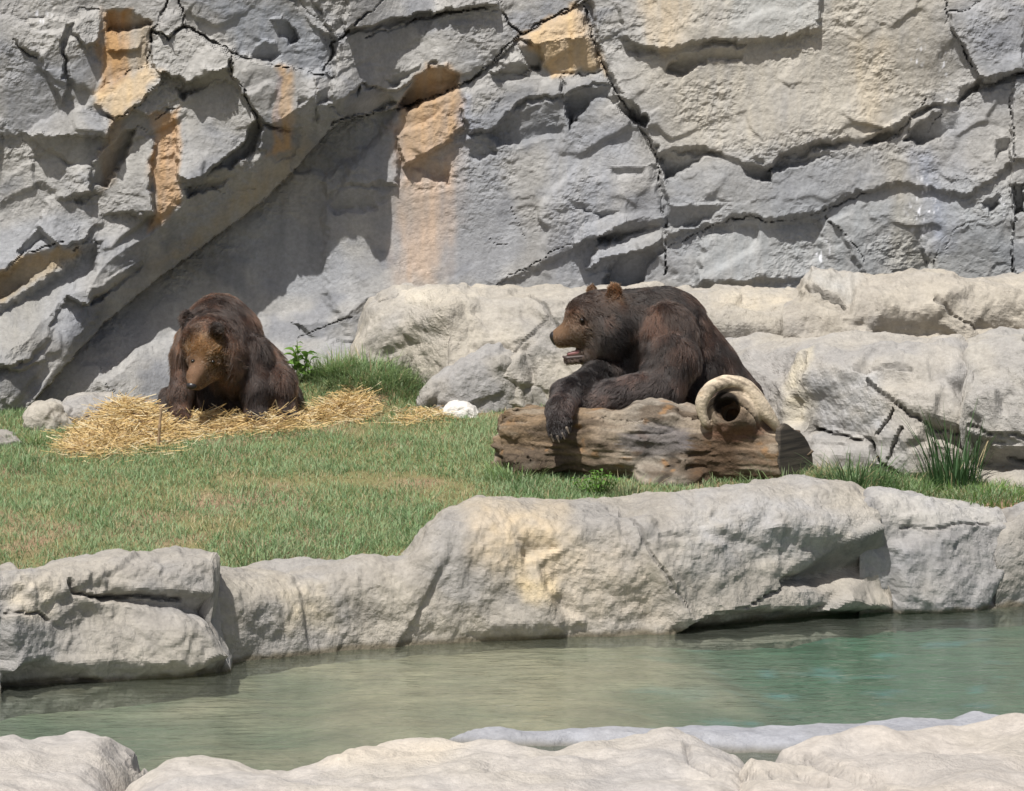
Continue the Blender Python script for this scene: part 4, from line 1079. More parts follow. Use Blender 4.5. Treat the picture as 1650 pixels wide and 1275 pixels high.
# ------------------------------------------------------------------ the dark bear leaning on the log
def build_dark_bear():
    Y0 = 19.25; s = Y0 / F
    def p(u, v, dy=0.0): return pt(u, v, Y0 + dy)
    def r(px): return px * s
    D = (.013, .0085, .0065); R_ = (.026, .0155, .011); K = (.0065, .005, .0045); T = (.19, .115, .068); E = (.075, .038, .018); G = (.020, .0145, .013)
    b = Body()
    # trunk, squatting behind the log and leaning on it
    b.ell(p(1062, 548, .06), (r(76), .25, r(76)), k=.06, col=R_, flow=(.7, .2, -.3))
    b.ell(p(1082, 514, .06), (r(48), .19, r(40)), k=.04, col=R_, flow=(.8, .2, -.3))
    b.ell(p(1105, 610, .12), (r(76), .30, r(92)), k=.12, col=D, flow=(.5, 0, -.8))
    b.ell(p(1128, 690, .18), (r(88), .34, r(86)), k=.12, col=D, flow=(.4, 0, -.9))
    b.cone(p(1105, 560, .10), p(1176, 652, .15), r(44), r(56), k=.12, col=D, flow=(.6, 0, -.8))
    b.ell(p(1010, 600, .02), (r(50), .20, r(46)), k=.08, col=K, flow=(0, 0, -1))
    # hind legs folded underneath
    b.cone(p(1165, 670, -.02), p(1120, 722, -.14), r(46), r(34), k=.08, col=D)
    b.cone(p(1080, 690, .25), p(1060, 722, .12), r(46), r(34), k=.08, col=D)
    # neck
    b.cone(p(992, 522, -.06), p(1062, 528, .0), r(54), r(64), k=.08, col=(.010, .007, .0055), flow=(1, .1, -.35))
    b.cone(p(985, 552, -.06), p(1040, 575, .0), r(40), r(50), k=.08, col=K, flow=(.6, 0, -.8), fur=1.15)
    # head: skull, brow, cheek, muzzle, jaw
    b.ell(p(962, 511, -.12), (r(46), .145, r(42)), k=.06, col=R_, flow=(1, 0, -.25), fur=.6)
    b.ell(p(984, 532, -.15), (r(36), .165, r(44)), k=.03, col=(.009, .0065, .0052), flow=(.8, 0, -.55), fur=1.0)
    b.ell(p(935, 502, -.13), (r(22), .095, r(20)), k=.04, col=R_, flow=(1, 0, .3), fur=.4)
    b.ell(p(939, 517, -.235), (r(9), .03, r(6)), k=.02, sub=True)
    b.ell(p(941, 528, -.14), (r(30), .095, r(27)), k=.05, col=(.036, .021, .013), flow=(1, 0, -.1), fur=.4)
    b.cone(p(932, 530, -.14), p(906, 541, -.145), r(25), r(15.5), k=.035, col=T, flow=(1, 0, .1), fur=.22)
    b.cone(p(906, 541, -.145), p(898, 543, -.147), r(15.5), r(11), k=.02, col=T, flow=(1, 0, .1), fur=.15)
    b.cone(p(928, 544, -.14), p(903, 551, -.146), r(15), r(9.5), k=.02, col=(.075, .05, .036), flow=(1, 0, .1), fur=.18)     # upper lip
    b.cone(p(964, 565, -.13), p(915, 580, -.14), r(19), r(8), k=.018, col=(.05, .035, .028), flow=(1, 0, -.1), fur=.25)   # lower jaw
    b.ell(p(968, 556, -.12), (r(32), .12, r(26)), k=.05, col=K, flow=(.8, 0, -.6), fur=.8)
    b.ell(p(938, 516, -.222), (r(10), .016, r(7)), k=.012, col=K, flow=(1, 0, 0), fur=.15)
    # ears
    b.ell(p(990, 474, -.20), (r(13), .03, r(18)), k=.02, col=E, flow=(.2, 0, 1), fur=.5)
    b.ell(p(954, 471, .0), (r(9), .028, r(13)), k=.02, col=E, flow=(0, 0, 1), fur=.4)
    b.ell(p(987, 475, -.232), (r(7), .02, r(11)), k=.012, sub=True)
    # near arm along the top of the log
    b.ell(p(1076, 546, -.23), (r(46), .13, r(58)), k=.035, col=R_, flow=(.1, -.1, -1))
    b.cone(p(1082, 575, -.29), p(1062, 626, -.38), r(44), r(36), k=.03, col=D, flow=(-.2, 0, -1))
    b.cone(p(1062, 628, -.40), p(985, 640, -.44), r(35), r(28), k=.03, col=G, flow=(-1, 0, -.3), fur=.7)
    b.cone(p(985, 640, -.44), p(952, 655, -.48), r(27), r(21), k=.03, col=G, flow=(-1, 0, -.5), fur=.5)
    b.cone(p(950, 655, -.46), p(934, 668, -.50), r(20), r(14), k=.03, col=K, flow=(-1, 0, -.5), fur=.4)
    for q, (du, dv, dd) in enumerate(((-8, -7, -.03), (-4, 0, -.055), (3, 6, -.06), (11, 9, -.05))):
        b.cone(p(942 + du * .6, 664 + dv * .6, -.50 + dd * .4), p(930 + du, 676 + dv, -.52 + dd), r(8), r(6), k=.012, col=K, flow=(-1, 0, -.5), fur=.3)
    # far arm reaching over and hanging down in front of the log
    b.cone(p(1012, 584, -.02), p(964, 613, -.22), r(38), r(27), k=.04, col=K, flow=(-1, 0, -.5), fur=.9)
    b.cone(p(964, 612, -.22), p(914, 636, -.48), r(28), r(22), k=.06, col=K, flow=(-1, 0, -.6), fur=.7)
    b.cone(p(914, 636, -.48), p(902, 660, -.70), r(22), r(20), k=.05, col=G, flow=(-.2, 0, -1), fur=.5)
    b.cone(p(902, 660, -.70), p(899, 684, -.795), r(19), r(17), k=.04, col=G, flow=(.1, 0, -1), fur=.4)
    for q, (u0, v0, u1, v1, dd) in enumerate(((890, 688, 889, 699, -.01), (897, 690, 898, 703, -.03), (904, 689, 907, 699, -.03), (909, 684, 914, 691, -.01), (911, 676, 917, 681, .02))):
        b.cone(p(u0, v0, -.805 + dd), p(u1, v1, -.83 + dd), r(8.5), r(6.5), k=.012, col=K, flow=(.2, 0, -1), fur=.3)
    V, Q = b.mesh(.0115)
    col, fl, fur = b.attrs(V)
    root = empty("brown_bear", p(1130, 716, .1))
    tag(root, "dark brown bear leaning over the log with its mouth open", "bear")
    link("body", np_mesh("body", V, Q, col * .8, True), M_SKIN, root)
    nose_c = p(893, 542, -.15); eye1 = p(938, 516, -.254)
    mouth = p(922, 568, -.16)
    def excl(P):
        return (np.linalg.norm(P - nose_c, axis=1) < .034) | (np.linalg.norm((P - eye1) / np.array([.034, .06, .026]), axis=1) < 1) | (np.linalg.norm((P - mouth) / np.array([.07, .2, .022]), axis=1) < 1)
    def tint(P, nq, cl, rng):
        x, y, z = P.T                                              # sun-bleached reddish tips in patches
        k = smooth(fbm(x / .14, y / .14, z / .14, o=2, seed=700), -.05, .5)
        return cl * (.8 + k[:, None] * np.array([1.25, .85, .62]))
    grow_fur(b, V, Q, 110000, 7, root, .052, exclude=excl, tint=tint)
    small("nose", Body().ell(nose_c, (r(7.5), .032, r(8.5)), k=.02).ell(p(895, 550, -.15), (r(5), .022, r(7)), k=.02), M_NOSE, root)
    small("eye", Body().ell(eye1, (.015, .013, .014), k=.01), M_EYE, root, .002)
    small("tongue", Body().cone(p(950, 565, -.165), p(917, 571, -.152), r(6.5), r(3.5), k=.02), M_TONGUE, root)
    small("lower_lip", Body().cone(p(946, 574, -.185), p(914, 577, -.16), r(3), r(2.6), k=.01).cone(p(914, 577, -.16), p(908, 575, -.145), r(2.6), r(2.2), k=.01), plain_mat("bear_lip", (.07, .052, .047), .5, .4), root)
    for (u0, v0, u1, v1, dd) in ((889, 700, 892, 712, -.855), (898, 703, 901, 713, -.875), (906, 699, 910, 708, -.875), (913, 690, 917, 699, -.86), (916, 680, 921, 688, -.82)):
        small("claw", Body().cone(p(u0, v0, dd), p(u1, v1, dd - .004), r(2.6), r(.9), k=.01), M_CLAW, root, .0022)
    return root

# ------------------------------------------------------------------ the brown bear sitting in the straw
def build_brown_bear():
    Y0 = 20.05; s = Y0 / F
    def p(u, v, dy=0.0): return pt(u, v, Y0 + dy)
    def r(px): return px * s
    D = (.020, .0125, .0095); R_ = (.105, .045, .022); K = (.0075, .0055, .005); T = (.19, .112, .068); FH = (.17, .090, .036); M = (.042, .0235, .016)
    b = Body()
    b.ell(p(354, 538, .22), (r(50), .25, r(63)), k=.07, col=R_, flow=(.1, -.2, -1))
    b.ell(p(378, 612, .28), (r(82), .30, r(84)), k=.10, col=M, flow=(.2, 0, -1))
    b.ell(p(384, 550, .12), (r(37), .20, r(52)), k=.05, col=M, flow=(.5, -.1, -.9))
    b.ell(p(400, 640, .25), (r(84), .30, r(48)), k=.10, col=D, flow=(.2, 0, -1))
    b.ell(p(345, 630, .10), (r(60), .20, r(56)), k=.10, col=K, flow=(0, 0, -1))
    # neck and head, bowed
    b.cone(p(352, 530, .05), p(345, 550, -.10), r(52), r(48), k=.08, col=D, flow=(.2, -.2, -.9))
    b.ell(p(336, 552, -.20), (r(41), .15, r(40)), k=.06, col=M, flow=(.25, 0, .8), fur=.6)
    b.ell(p(331, 566, -.30), (r(27), .10, r(28)), k=.05, col=FH, flow=(.2, 0, .9), fur=.42)
    b.ell(p(364, 572, -.18), (r(30), .14, r(42)), k=.035, col=M, flow=(.7, 0, -.5), fur=1.1)
    b.ell(p(372, 595, -.10), (r(36), .14, r(34)), k=.06, col=D, flow=(.4, 0, -.9), fur=1.1)
    b.ell(p(344, 584, -.40), (r(8), .035, r(6)), k=.025, sub=True)
    b.ell(p(310, 582, -.41), (r(7), .035, r(6)), k=.025, sub=True)
    b.cone(p(325, 586, -.33), p(314, 606, -.41), r(18), r(13), k=.035, col=T, flow=(.2, 0, 1), fur=.22)
    b.cone(p(314, 606, -.41), p(311, 617, -.44), r(12.5), r(9.5), k=.02, col=T, flow=(.2, 0, 1), fur=.15)
    b.cone(p(338, 598, -.28), p(318, 620, -.40), r(17), r(9), k=.025, col=(.10, .062, .040), flow=(.4, 0, .6), fur=.25)
    b.ell(p(343, 583, -.345), (r(11), .03, r(8)), k=.02, col=K, flow=(.5, 0, .5), fur=.25)
    b.ell(p(309, 582, -.36), (r(9), .03, r(8)), k=.02, col=K, flow=(-.5, 0, .5), fur=.25)
    b.ell(p(302, 514, -.13), (r(10.5), .03, r(13)), k=.02, col=K, flow=(0, 0, 1), fur=.5)
    b.ell(p(349, 533, -.345), (r(12), .04, r(13)), k=.02, col=K, flow=(.2, -.3, .8), fur=.5)
    # fore legs
    b.ell(p(304, 562, -.02), (r(21), .13, r(38)), k=.05, col=(.085, .045, .025), flow=(-.1, 0, -1))
    b.cone(p(300, 575, -.06), p(291, 630, -.12), r(21), r(16), k=.06, col=M, flow=(0, 0, -1), fur=.8)
    b.cone(p(291, 630, -.12), p(291, 666, -.16), r(16), r(15), k=.04, col=M, flow=(0, 0, -1), fur=.6)
    b.ell(p(291, 672, -.21), (r(21), .11, r(11)), k=.03, col=D, flow=(0, -1, -.3), fur=.5)
    b.cone(p(402, 572, -.04), p(410, 622, -.12), r(34), r(24), k=.035, col=D, flow=(.1, 0, -1))
    b.cone(p(410, 622, -.12), p(414, 664, -.16), r(23), r(19), k=.04, col=D, flow=(0, 0, -1), fur=.7)
    b.ell(p(416, 672, -.17), (r(22), .11, r(11)), k=.03, col=K, flow=(0, -1, -.3), fur=.5)
    # bent hind legs to either side
    b.cone(p(422, 590, .12), p(443, 616, -.02), r(34), r(27), k=.035, col=M, flow=(.5, 0, -.9))
    b.cone(p(445, 618, -.02), p(456, 662, -.06), r(28), r(21), k=.05, col=D, flow=(.2, 0, -1))
    b.ell(p(458, 672, -.12), (r(24), .12, r(12)), k=.03, col=K, flow=(0, -1, -.3), fur=.5)
    b.cone(p(280, 642, .12), p(268, 668, .0), r(20), r(15), k=.05, col=D, flow=(-.3, 0, -1), fur=.8)
    b.ell(p(266, 674, -.04), (r(14), .10, r(9)), k=.03, col=K, flow=(0, -1, -.3), fur=.5)
    V, Q = b.mesh(.0115)
    col, fl, fur = b.attrs(V)
    root = empty("brown_bear", p(370, 680, .1))
    tag(root, "reddish brown bear sitting in straw with its head bowed", "bear")
    link("body", np_mesh("body", V, Q, col * .8, True), M_SKIN, root)
    nose_c = p(309, 622, -.455); e1 = p(343, 583, -.372); e2 = p(311, 582, -.392)
    def excl(P): return (np.linalg.norm(P - nose_c, axis=1) < .034) | (np.linalg.norm(P - e1, axis=1) < .024) | (np.linalg.norm(P - e2, axis=1) < .024)
    def tint(P, nq, cl, rng):
        x, y, z = P.T
        k = smooth(fbm(x / .12, y / .12, z / .12, o=2, seed=720), -.05, .5)
        return cl * (.75 + k[:, None] * np.array([1.0, .7, .5]))
    grow_fur(b, V, Q, 95000, 17, root, .055, exclude=excl, tint=tint)
    small("nose", Body().ell(nose_c, (r(8.5), .028, r(6.5)), k=.02), M_NOSE, root)
    for e in (e1, e2): small("eye", Body().ell(e, (.014, .013, .012), k=.01), M_EYE, root, .002)
    return root
build_dark_bear(); build_brown_bear()
# ================================================================== the log
def seg3(P, a, b):
    ab = b - a; t = np.clip((P - a) @ ab / (ab @ ab), 0, 1)
    return np.linalg.norm(P - a - t[:, None] * ab, axis=1)
def build_log():
    Y0 = 18.62; s = Y0 / F
    def p(u, v, dy=0.0): return pt(u, v, Y0 + dy)
    def r(px): return px * s
    BR = (.25, .18, .115); GY = (.29, .255, .21); DK = (.105, .080, .058); PL = (.58, .49, .37); MD = (.19, .135, .09)
    A = p(845, 712, .16); B = p(1262, 742, -.06)
    ax = (B - A) / np.linalg.norm(B - A)
    b = Body()
    b.cone(p(850, 706, .16), p(985, 716, .10), r(52), r(58), k=.05, col=BR, flow=ax)
    b.cone(p(985, 716, .10), p(1120, 722, .04), r(58), r(60), k=.06, col=GY, flow=ax)
    b.cone(p(1120, 722, .04), p(1310, 748, -.10), r(60), r(50), k=.06, col=MD, flow=ax)
    b.ell(p(860, 742, .08), (r(52), .20, r(34)), k=.06, col=DK, flow=ax)
    b.ell(p(1060, 672, .06), (r(56), .16, r(28)), k=.06, col=GY, flow=ax)
    b.ell(p(1085, 775, -.12), (r(56), .12, r(32)), k=.08, col=GY, flow=ax)
    nrm = np.array([.80, -.56, .10]); nrm /= np.linalg.norm(nrm)
    cut = p(1268, 742, -.16)
    b.cut(cut, nrm)
    # broken-off branch: a thick collar facing the pool with a rotten heart
    b.cone(p(1186, 700, .02), p(1182, 664, -.10), r(54), r(48), k=.06, col=MD, flow=(0, 0, 1))
    b.ell(p(1172, 651, -.345), (r(34), .095, r(35)), k=.012, sub=True)
    b.cone(p(1168, 653, -.36), p(1184, 676, -.02), r(23), r(17), k=.015, col=DK)
    b.pr[-1]['sub'] = True
    # pale callus ridge arching round it and running down to the cut end
    ring = [(1141, 690), (1133, 674), (1129, 656), (1134, 637), (1148, 622), (1168, 614), (1190, 615), (1207, 625), (1219, 641), (1230, 659), (1241, 674), (1253, 690)]
    dy_ = [-.20, -.222, -.23, -.235, -.225, -.21, -.20, -.195, -.19, -.185, -.175, -.15]
    rr_ = [5, 7.5, 9, 10, 10.5, 9.5, 9, 10, 11, 12, 10, 6]
    tt = np.arange(len(ring)); ti = np.linspace(0, len(ring) - 1, 46); hw = np.array([1, 2, 3, 2, 1]) / 9
    def soft(q): return np.convolve(np.pad(np.interp(ti, tt, q), 2, mode='edge'), hw, 'valid')
    ring = list(zip(soft([q[0] for q in ring]), soft([q[1] for q in ring]))); dy_ = soft(dy_); rr_ = soft(rr_)
    for i in range(len(ring) - 1):
        b.cone(p(*ring[i], dy_[i]), p(*ring[i + 1], dy_[i + 1]), r(rr_[i]), r(rr_[i + 1]), k=.012, col=PL, flow=(0, 0, 1))
    def disp(x, y, z):
        P = np.stack([x, y, z], 1)
        t = (P - A) @ ax
        q = P - A - t[:, None] * ax
        ang = np.arctan2(q[:, 2], -q[:, 1])
        gr = fbm(t * 3.0, ang * 5.5, o=3, seed=610) * .024 + fbm(t * 7, ang * 14, o=2, seed=611) * .007   # grain and bark furrows
        sp_ = np.abs(noise(t * 1.1, ang * 2.6, seed=615)); gr -= .026 * smooth(-sp_, -.07, -.01) * smooth(noise(t * 2.2, ang * 1.5, seed=616), -.15, .15)   # drying splits
        gr += .05 * fbm(x / .22, y / .22, z / .22, o=3, seed=612) * smooth(t, 1.55, 1.1)
        gr += .012 * facet3(x / .09, y / .09, z / .09, seed=613, tilt=1, step=.3)
        end = .06 * fbm(y / .09, z / .09, x / .2, o=3, seed=614) * smooth(.12 - t, 0, .2)                   # ragged broken end
        rg = np.min([seg3(P, p(*ring[i], dy_[i]), p(*ring[i + 1], dy_[i + 1])) for i in range(len(ring) - 1)], 0)
        return (gr + end) * .75 * (.16 + .84 * smooth(rg, .05, .11))
    V, Q = b.mesh(.0095, disp)
    past = (np.abs((V - cut) @ nrm) < .012) & (np.linalg.norm(V - cut, axis=1) < .34)
    col, fl, fur = b.attrs(V)
    x, y, z = V.T
    P = V - A; t = P @ ax; q = P - t[:, None] * ax; ang = np.arctan2(q[:, 2], -q[:, 1])
    n1 = fbm(t * 2.2, ang * 2.2, o=4, seed=620); n2 = fbm(t * 4, ang * 16, o=3, seed=621)
    C = col * (1 + .35 * n2)[:, None]
    pale = np.exp(-np.linalg.norm(C - np.array(PL), axis=1) / .12)
    C = mixc(C, (.035, .027, .02), .85 * smooth(-np.abs(noise(t * 1.1, ang * 2.6, seed=615)), -.06, -.01) * smooth(noise(t * 2.2, ang * 1.5, seed=616), -.15, .15) * (1 - pale))
    C = mixc(C, DK, smooth(n1, -.05, .35) * .9 * (1 - pale))
    C = mixc(C, (.42, .36, .28), smooth(-n1, .12, .5) * .6)
    C = mixc(C, (.32, .18, .08), smooth(fbm(x / .12, y / .12, z / .10, o=3, seed=622), .42, .7) * .6 * (1 - pale))
    U2, V2 = proj(x, y, z)
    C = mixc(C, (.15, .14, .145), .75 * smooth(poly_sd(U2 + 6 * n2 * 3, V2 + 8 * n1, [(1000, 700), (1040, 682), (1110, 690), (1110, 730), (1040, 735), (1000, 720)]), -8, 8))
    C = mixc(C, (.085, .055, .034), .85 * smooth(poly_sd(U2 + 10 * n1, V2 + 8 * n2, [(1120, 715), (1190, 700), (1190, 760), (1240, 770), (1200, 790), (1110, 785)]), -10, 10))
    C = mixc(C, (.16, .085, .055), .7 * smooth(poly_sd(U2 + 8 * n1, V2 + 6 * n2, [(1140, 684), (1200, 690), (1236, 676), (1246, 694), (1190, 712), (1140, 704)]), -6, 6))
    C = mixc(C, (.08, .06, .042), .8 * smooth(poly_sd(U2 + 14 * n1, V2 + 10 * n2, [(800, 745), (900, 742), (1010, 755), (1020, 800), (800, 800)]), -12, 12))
    rim = np.linalg.norm((V - pt(1170, 653, Y0 - .30)) / np.array([r(24), .22, r(24)]), axis=1)
    C = mixc(C, (.02, .016, .013), smooth(-rim, -1.0, -.85))       # near-black inside the hollow
    C = np.clip(C * (.86 + .3 * n1)[:, None] * np.where(pale > .5, 1.1, .92)[:, None], .01, .8)
    root = empty("fallen_log", p(1030, 775, 0))
    tag(root, "weathered brown log with a hollow branch stump and a sawn end", "log")
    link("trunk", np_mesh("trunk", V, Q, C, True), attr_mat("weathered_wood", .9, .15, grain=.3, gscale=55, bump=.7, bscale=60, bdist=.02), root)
    # sawn face with saw marks, a thin slice; its shade painted into the dark tones
    m, nt, pb = new_mat("sawn_wood")
    N, L = nt.nodes, nt.links
    tc = N.new('ShaderNodeTexCoord'); mp = N.new('ShaderNodeMapping'); mp.inputs['Rotation'].default_value = (0, .0, 0); mp.inputs['Scale'].default_value = (2, 2, 34)
    ns = N.new('ShaderNodeTexNoise'); ns.inputs['Scale'].default_value = 1.4; ns.inputs['Detail'].default_value = 4
    cr = N.new('ShaderNodeValToRGB'); cr.color_ramp.elements[0].position = .35; cr.color_ramp.elements[0].color = (.018, .015, .012, 1); cr.color_ramp.elements[1].position = .72; cr.color_ramp.elements[1].color = (.10, .082, .062, 1)
    mp.inputs['Rotation'].default_value = (.0, -.55, 0)
    L.new(tc.outputs['Object'], mp.inputs[0]); L.new(mp.outputs[0], ns.inputs['Vector']); L.new(ns.outputs['Fac'], cr.inputs[0]); L.new(cr.outputs[0], pb.inputs['Base Color']); pb.inputs['Roughness'].default_value = .9
    e1 = np.cross(nrm, [0, 0, 1]); e1 /= np.linalg.norm(e1); e2 = np.cross(e1, nrm)
    near = V[past] if past.any() else V[:1]
    cc = near.mean(0); ra = np.arange(48) / 48 * 2 * math.pi
    qa = (near - cc) @ e1; qb = (near - cc) @ e2; an = np.arctan2(qb, qa); rr = np.hypot(qa, qb)
    rad = []
    for a in ra:
        w = np.abs((an - a + math.pi) % (2 * math.pi) - math.pi) < .2
        rad.append(np.percentile(rr[w], 96) if w.any() else .2)
    rad = np.convolve(np.pad(rad, 2, mode='wrap'), np.ones(5) / 5, 'valid') - .012
    rings = []
    for off, k in ((-.02, 1.0), (.008, 1.0), (.012, .96)):
        rings.append(cc + nrm * off + (np.cos(ra) * rad * k)[:, None] * e1 + (np.sin(ra) * rad * k)[:, None] * e2)
    VV = np.concatenate(rings + [(cc + nrm * .012)[None]])
    fq = [(i * 48 + j, i * 48 + (j + 1) % 48, (i + 1) * 48 + (j + 1) % 48, (i + 1) * 48 + j) for i in range(2) for j in range(48)]
    ft = [(96 + j, 96 + (j + 1) % 48, 144) for j in range(48)]
    link("sawn_end", np_mesh("sawn_end", VV, [np.array(fq), np.array(ft)]), m, root)
build_log()
# ================================================================== lawn, straw, plants
def leaf_mat(name, rough=.55, trans=.35):
    m = bpy.data.materials.new(name); m.use_nodes = True
    nt = m.node_tree; N, L = nt.nodes, nt.links
    p = N['Principled BSDF']; out = N['Material Output']
    a = N.new('ShaderNodeAttribute'); a.attribute_name = 'col'
    nz = N.new('ShaderNodeTexNoise'); nz.inputs['Scale'].default_value = 30
    mr = N.new('ShaderNodeMapRange'); mr.inputs['To Min'].default_value = .85; mr.inputs['To Max'].default_value = 1.15
    vm = N.new('ShaderNodeVectorMath'); vm.operation = 'SCALE'
    L.new(nz.outputs['Fac'], mr.inputs['Value']); L.new(a.outputs['Color'], vm.inputs[0]); L.new(mr.outputs[0], vm.inputs['Scale'])
    L.new(vm.outputs[0], p.inputs['Base Color']); p.inputs['Roughness'].default_value = rough; p.inputs['Specular IOR Level'].default_value = .3
    t = N.new('ShaderNodeBsdfTranslucent'); L.new(vm.outputs[0], t.inputs[0])
    mx = N.new('ShaderNodeMixShader'); mx.inputs[0].default_value = trans
    L.new(p.outputs[0], mx.inputs[1]); L.new(t.outputs[0], mx.inputs[2]); L.new(mx.outputs[0], out.inputs[0])
    return m
M_GRASS = leaf_mat("grass_blade"); M_STRAW = leaf_mat("dry_straw", .5, .2)
def blades(root, ang, lean, h, w, col, tipc=None, droop=.4):
    """curved tapering blades as one sheaf: two quads and a tip each"""
    n = len(root)
    dx, dy = np.cos(ang), np.sin(ang)
    D = np.stack([dx, dy, np.zeros(n)], 1); S = np.stack([-dy, dx, np.zeros(n)], 1)
    def node(t, wk):
        c = root + D * (h * lean * (t + droop * t * t))[:, None]
        c[:, 2] += h * (t - droop * lean * t * t * .8)
        return c - S * (w * wk)[:, None] * .5, c + S * (w * wk)[:, None] * .5
    a0, b0 = node(0.0, 1.0); a1, b1 = node(.45, .85); a2, b2 = node(.78, .5); t3, _ = node(1.0, 0.0)
    V = np.stack([a0, b0, a1, b1, a2, b2, t3], 1).reshape(-1, 3)
    i = (np.arange(n) * 7)[:, None]
    Q = np.concatenate([i + np.array([[0, 1, 3, 2]]), i + np.array([[2, 3, 5, 4]])]); T = i + np.array([[4, 5, 6]])
    tc = col if tipc is None else tipc
    C = np.stack([col, col, col, col, lerp(col, tc, .6), lerp(col, tc, .6), tc], 1).reshape(-1, 3)
    return V, [Q, T], C
def to_px(x, y):
    return proj(x, y, soil_z(x, y))
GR = np.array([(.185, .30, .13), (.24, .355, .175), (.30, .385, .225), (.135, .25, .10)]); DRY = np.array((.42, .35, .21))
def build_lawn():
    rng = np.random.default_rng(3)
    n = 270000
    x = rng.uniform(-4.4, 4.4, n); y = rng.uniform(15.7, 21.3, n)
    u, v = to_px(x, y)
    ok = (y > front_Y(x) + .02) & (u > -120) & (u < 1770)
    ok &= ~((v < 700) & (u < 470) & (u > 60) & (fbm(u / 40, v / 20, o=2, seed=801) > -.25) & (v < 690 + .02 * u))
    ok &= v > np.interp(u, [0, 60, 120, 300, 470, 490, 560, 700, 1200, 1300, 1650], [655, 660, 690, 680, 660, 590, 575, 640, 650, 730, 770]) - 8
    bare = smooth(fbm(x / .7, y / .9, o=3, seed=802), .18, .55)
    for (cu, cv, ru, rv, a) in ((310, 802, 75, 14, 1.0), (60, 880, 60, 25, .6), (180, 790, 60, 12, .5), (440, 790, 50, 12, .5), (700, 690, 60, 10, .5), (240, 840, 70, 12, .4), (500, 735, 90, 10, .4)):
        bare = np.maximum(bare, a * np.exp(-((u - cu) / ru) ** 2 - ((v - cv) / rv) ** 2))
    ok &= rng.random(n) > bare * .62
    x, y, u, v, bare = x[ok], y[ok], u[ok], v[ok], bare[ok]; n = len(x)
    h = .030 + .028 * rng.random(n) + .02 * fbm(x / .35, y / .35, o=2, seed=803)
    for (cu, cv, ru, rv, a) in ((430, 890, 70, 25, .07), (560, 880, 60, 20, .05), (660, 850, 50, 30, .05), (830, 780, 40, 25, .09), (900, 790, 60, 20, .05), (610, 610, 80, 40, .12), (1350, 770, 90, 22, .06), (1480, 775, 80, 25, .05), (40, 740, 60, 20, .04), (1590, 795, 60, 15, .05)):
        h += a * np.exp(-((u - cu) / ru) ** 2 - ((v - cv) / rv) ** 2) * rng.random(n) ** 1.5
    h = np.clip(h, .02, .3)
    root = np.stack([x, y, soil_z(x, y) - .006], 1)
    ci = rng.integers(0, 4, n)
    C = GR[ci] * (.8 + .4 * rng.random(n))[:, None]
    patch = fbm(x / .5, y / .6, o=3, seed=804)
    C = mixc(C, (.30, .40, .215), smooth(patch, -.1, .5) * .7)
    dry = (rng.random(n) < .06 + .35 * bare + .1 * smooth(-patch, .1, .5))
    C[dry] = DRY * (.7 + .6 * rng.random(dry.sum()))[:, None]
    V, FA, CC = blades(root, rng.uniform(0, 2 * math.pi, n), .25 + .75 * rng.random(n), h, .0026 + .0022 * rng.random(n) + h * .010, C, C * .8 + np.array((.34, .33, .19)) * .2)
    tag(link("lawn_grass", np_mesh("lawn_grass", V, FA, CC), M_GRASS), "short pale green lawn grass with worn brown patches on the bears' slope", "grass", kind="stuff")
def tuft(label, u, v, n, hgt, spread, col, seed, lean=.45, w=.006, name="grass_tuft", up=0.0):
    rng = np.random.default_rng(seed)
    Y = float(ground_Y(u, v)); x0 = float(at(u, v, Y)[0])
    a = rng.uniform(0, 2 * math.pi, n); rr = spread * np.sqrt(rng.random(n))
    x = x0 + rr * np.cos(a); y = Y + rr * np.sin(a) * .7
    root = np.stack([x, y, soil_z(x, y) - .01 + up], 1)
    h = hgt * (.25 + .75 * rng.random(n) ** 1.4)
    C = np.array(col) * (.7 + .6 * rng.random(n))[:, None]
    dry = rng.random(n) < .08; C[dry] = DRY
    V, FA, CC = blades(root, a + rng.normal(size=n) * .5, lean * rng.random(n) ** .7, h, w * (.6 + .8 * rng.random(n)), C, C * .85 + np.array((.3, .3, .15)) * .15, droop=.7)
    o = link(name, np_mesh(name, V, FA, CC), M_GRASS)
    tag(o, label, "grass tuft", group="tufts of long grass round the lawn", kind=None)
    return o
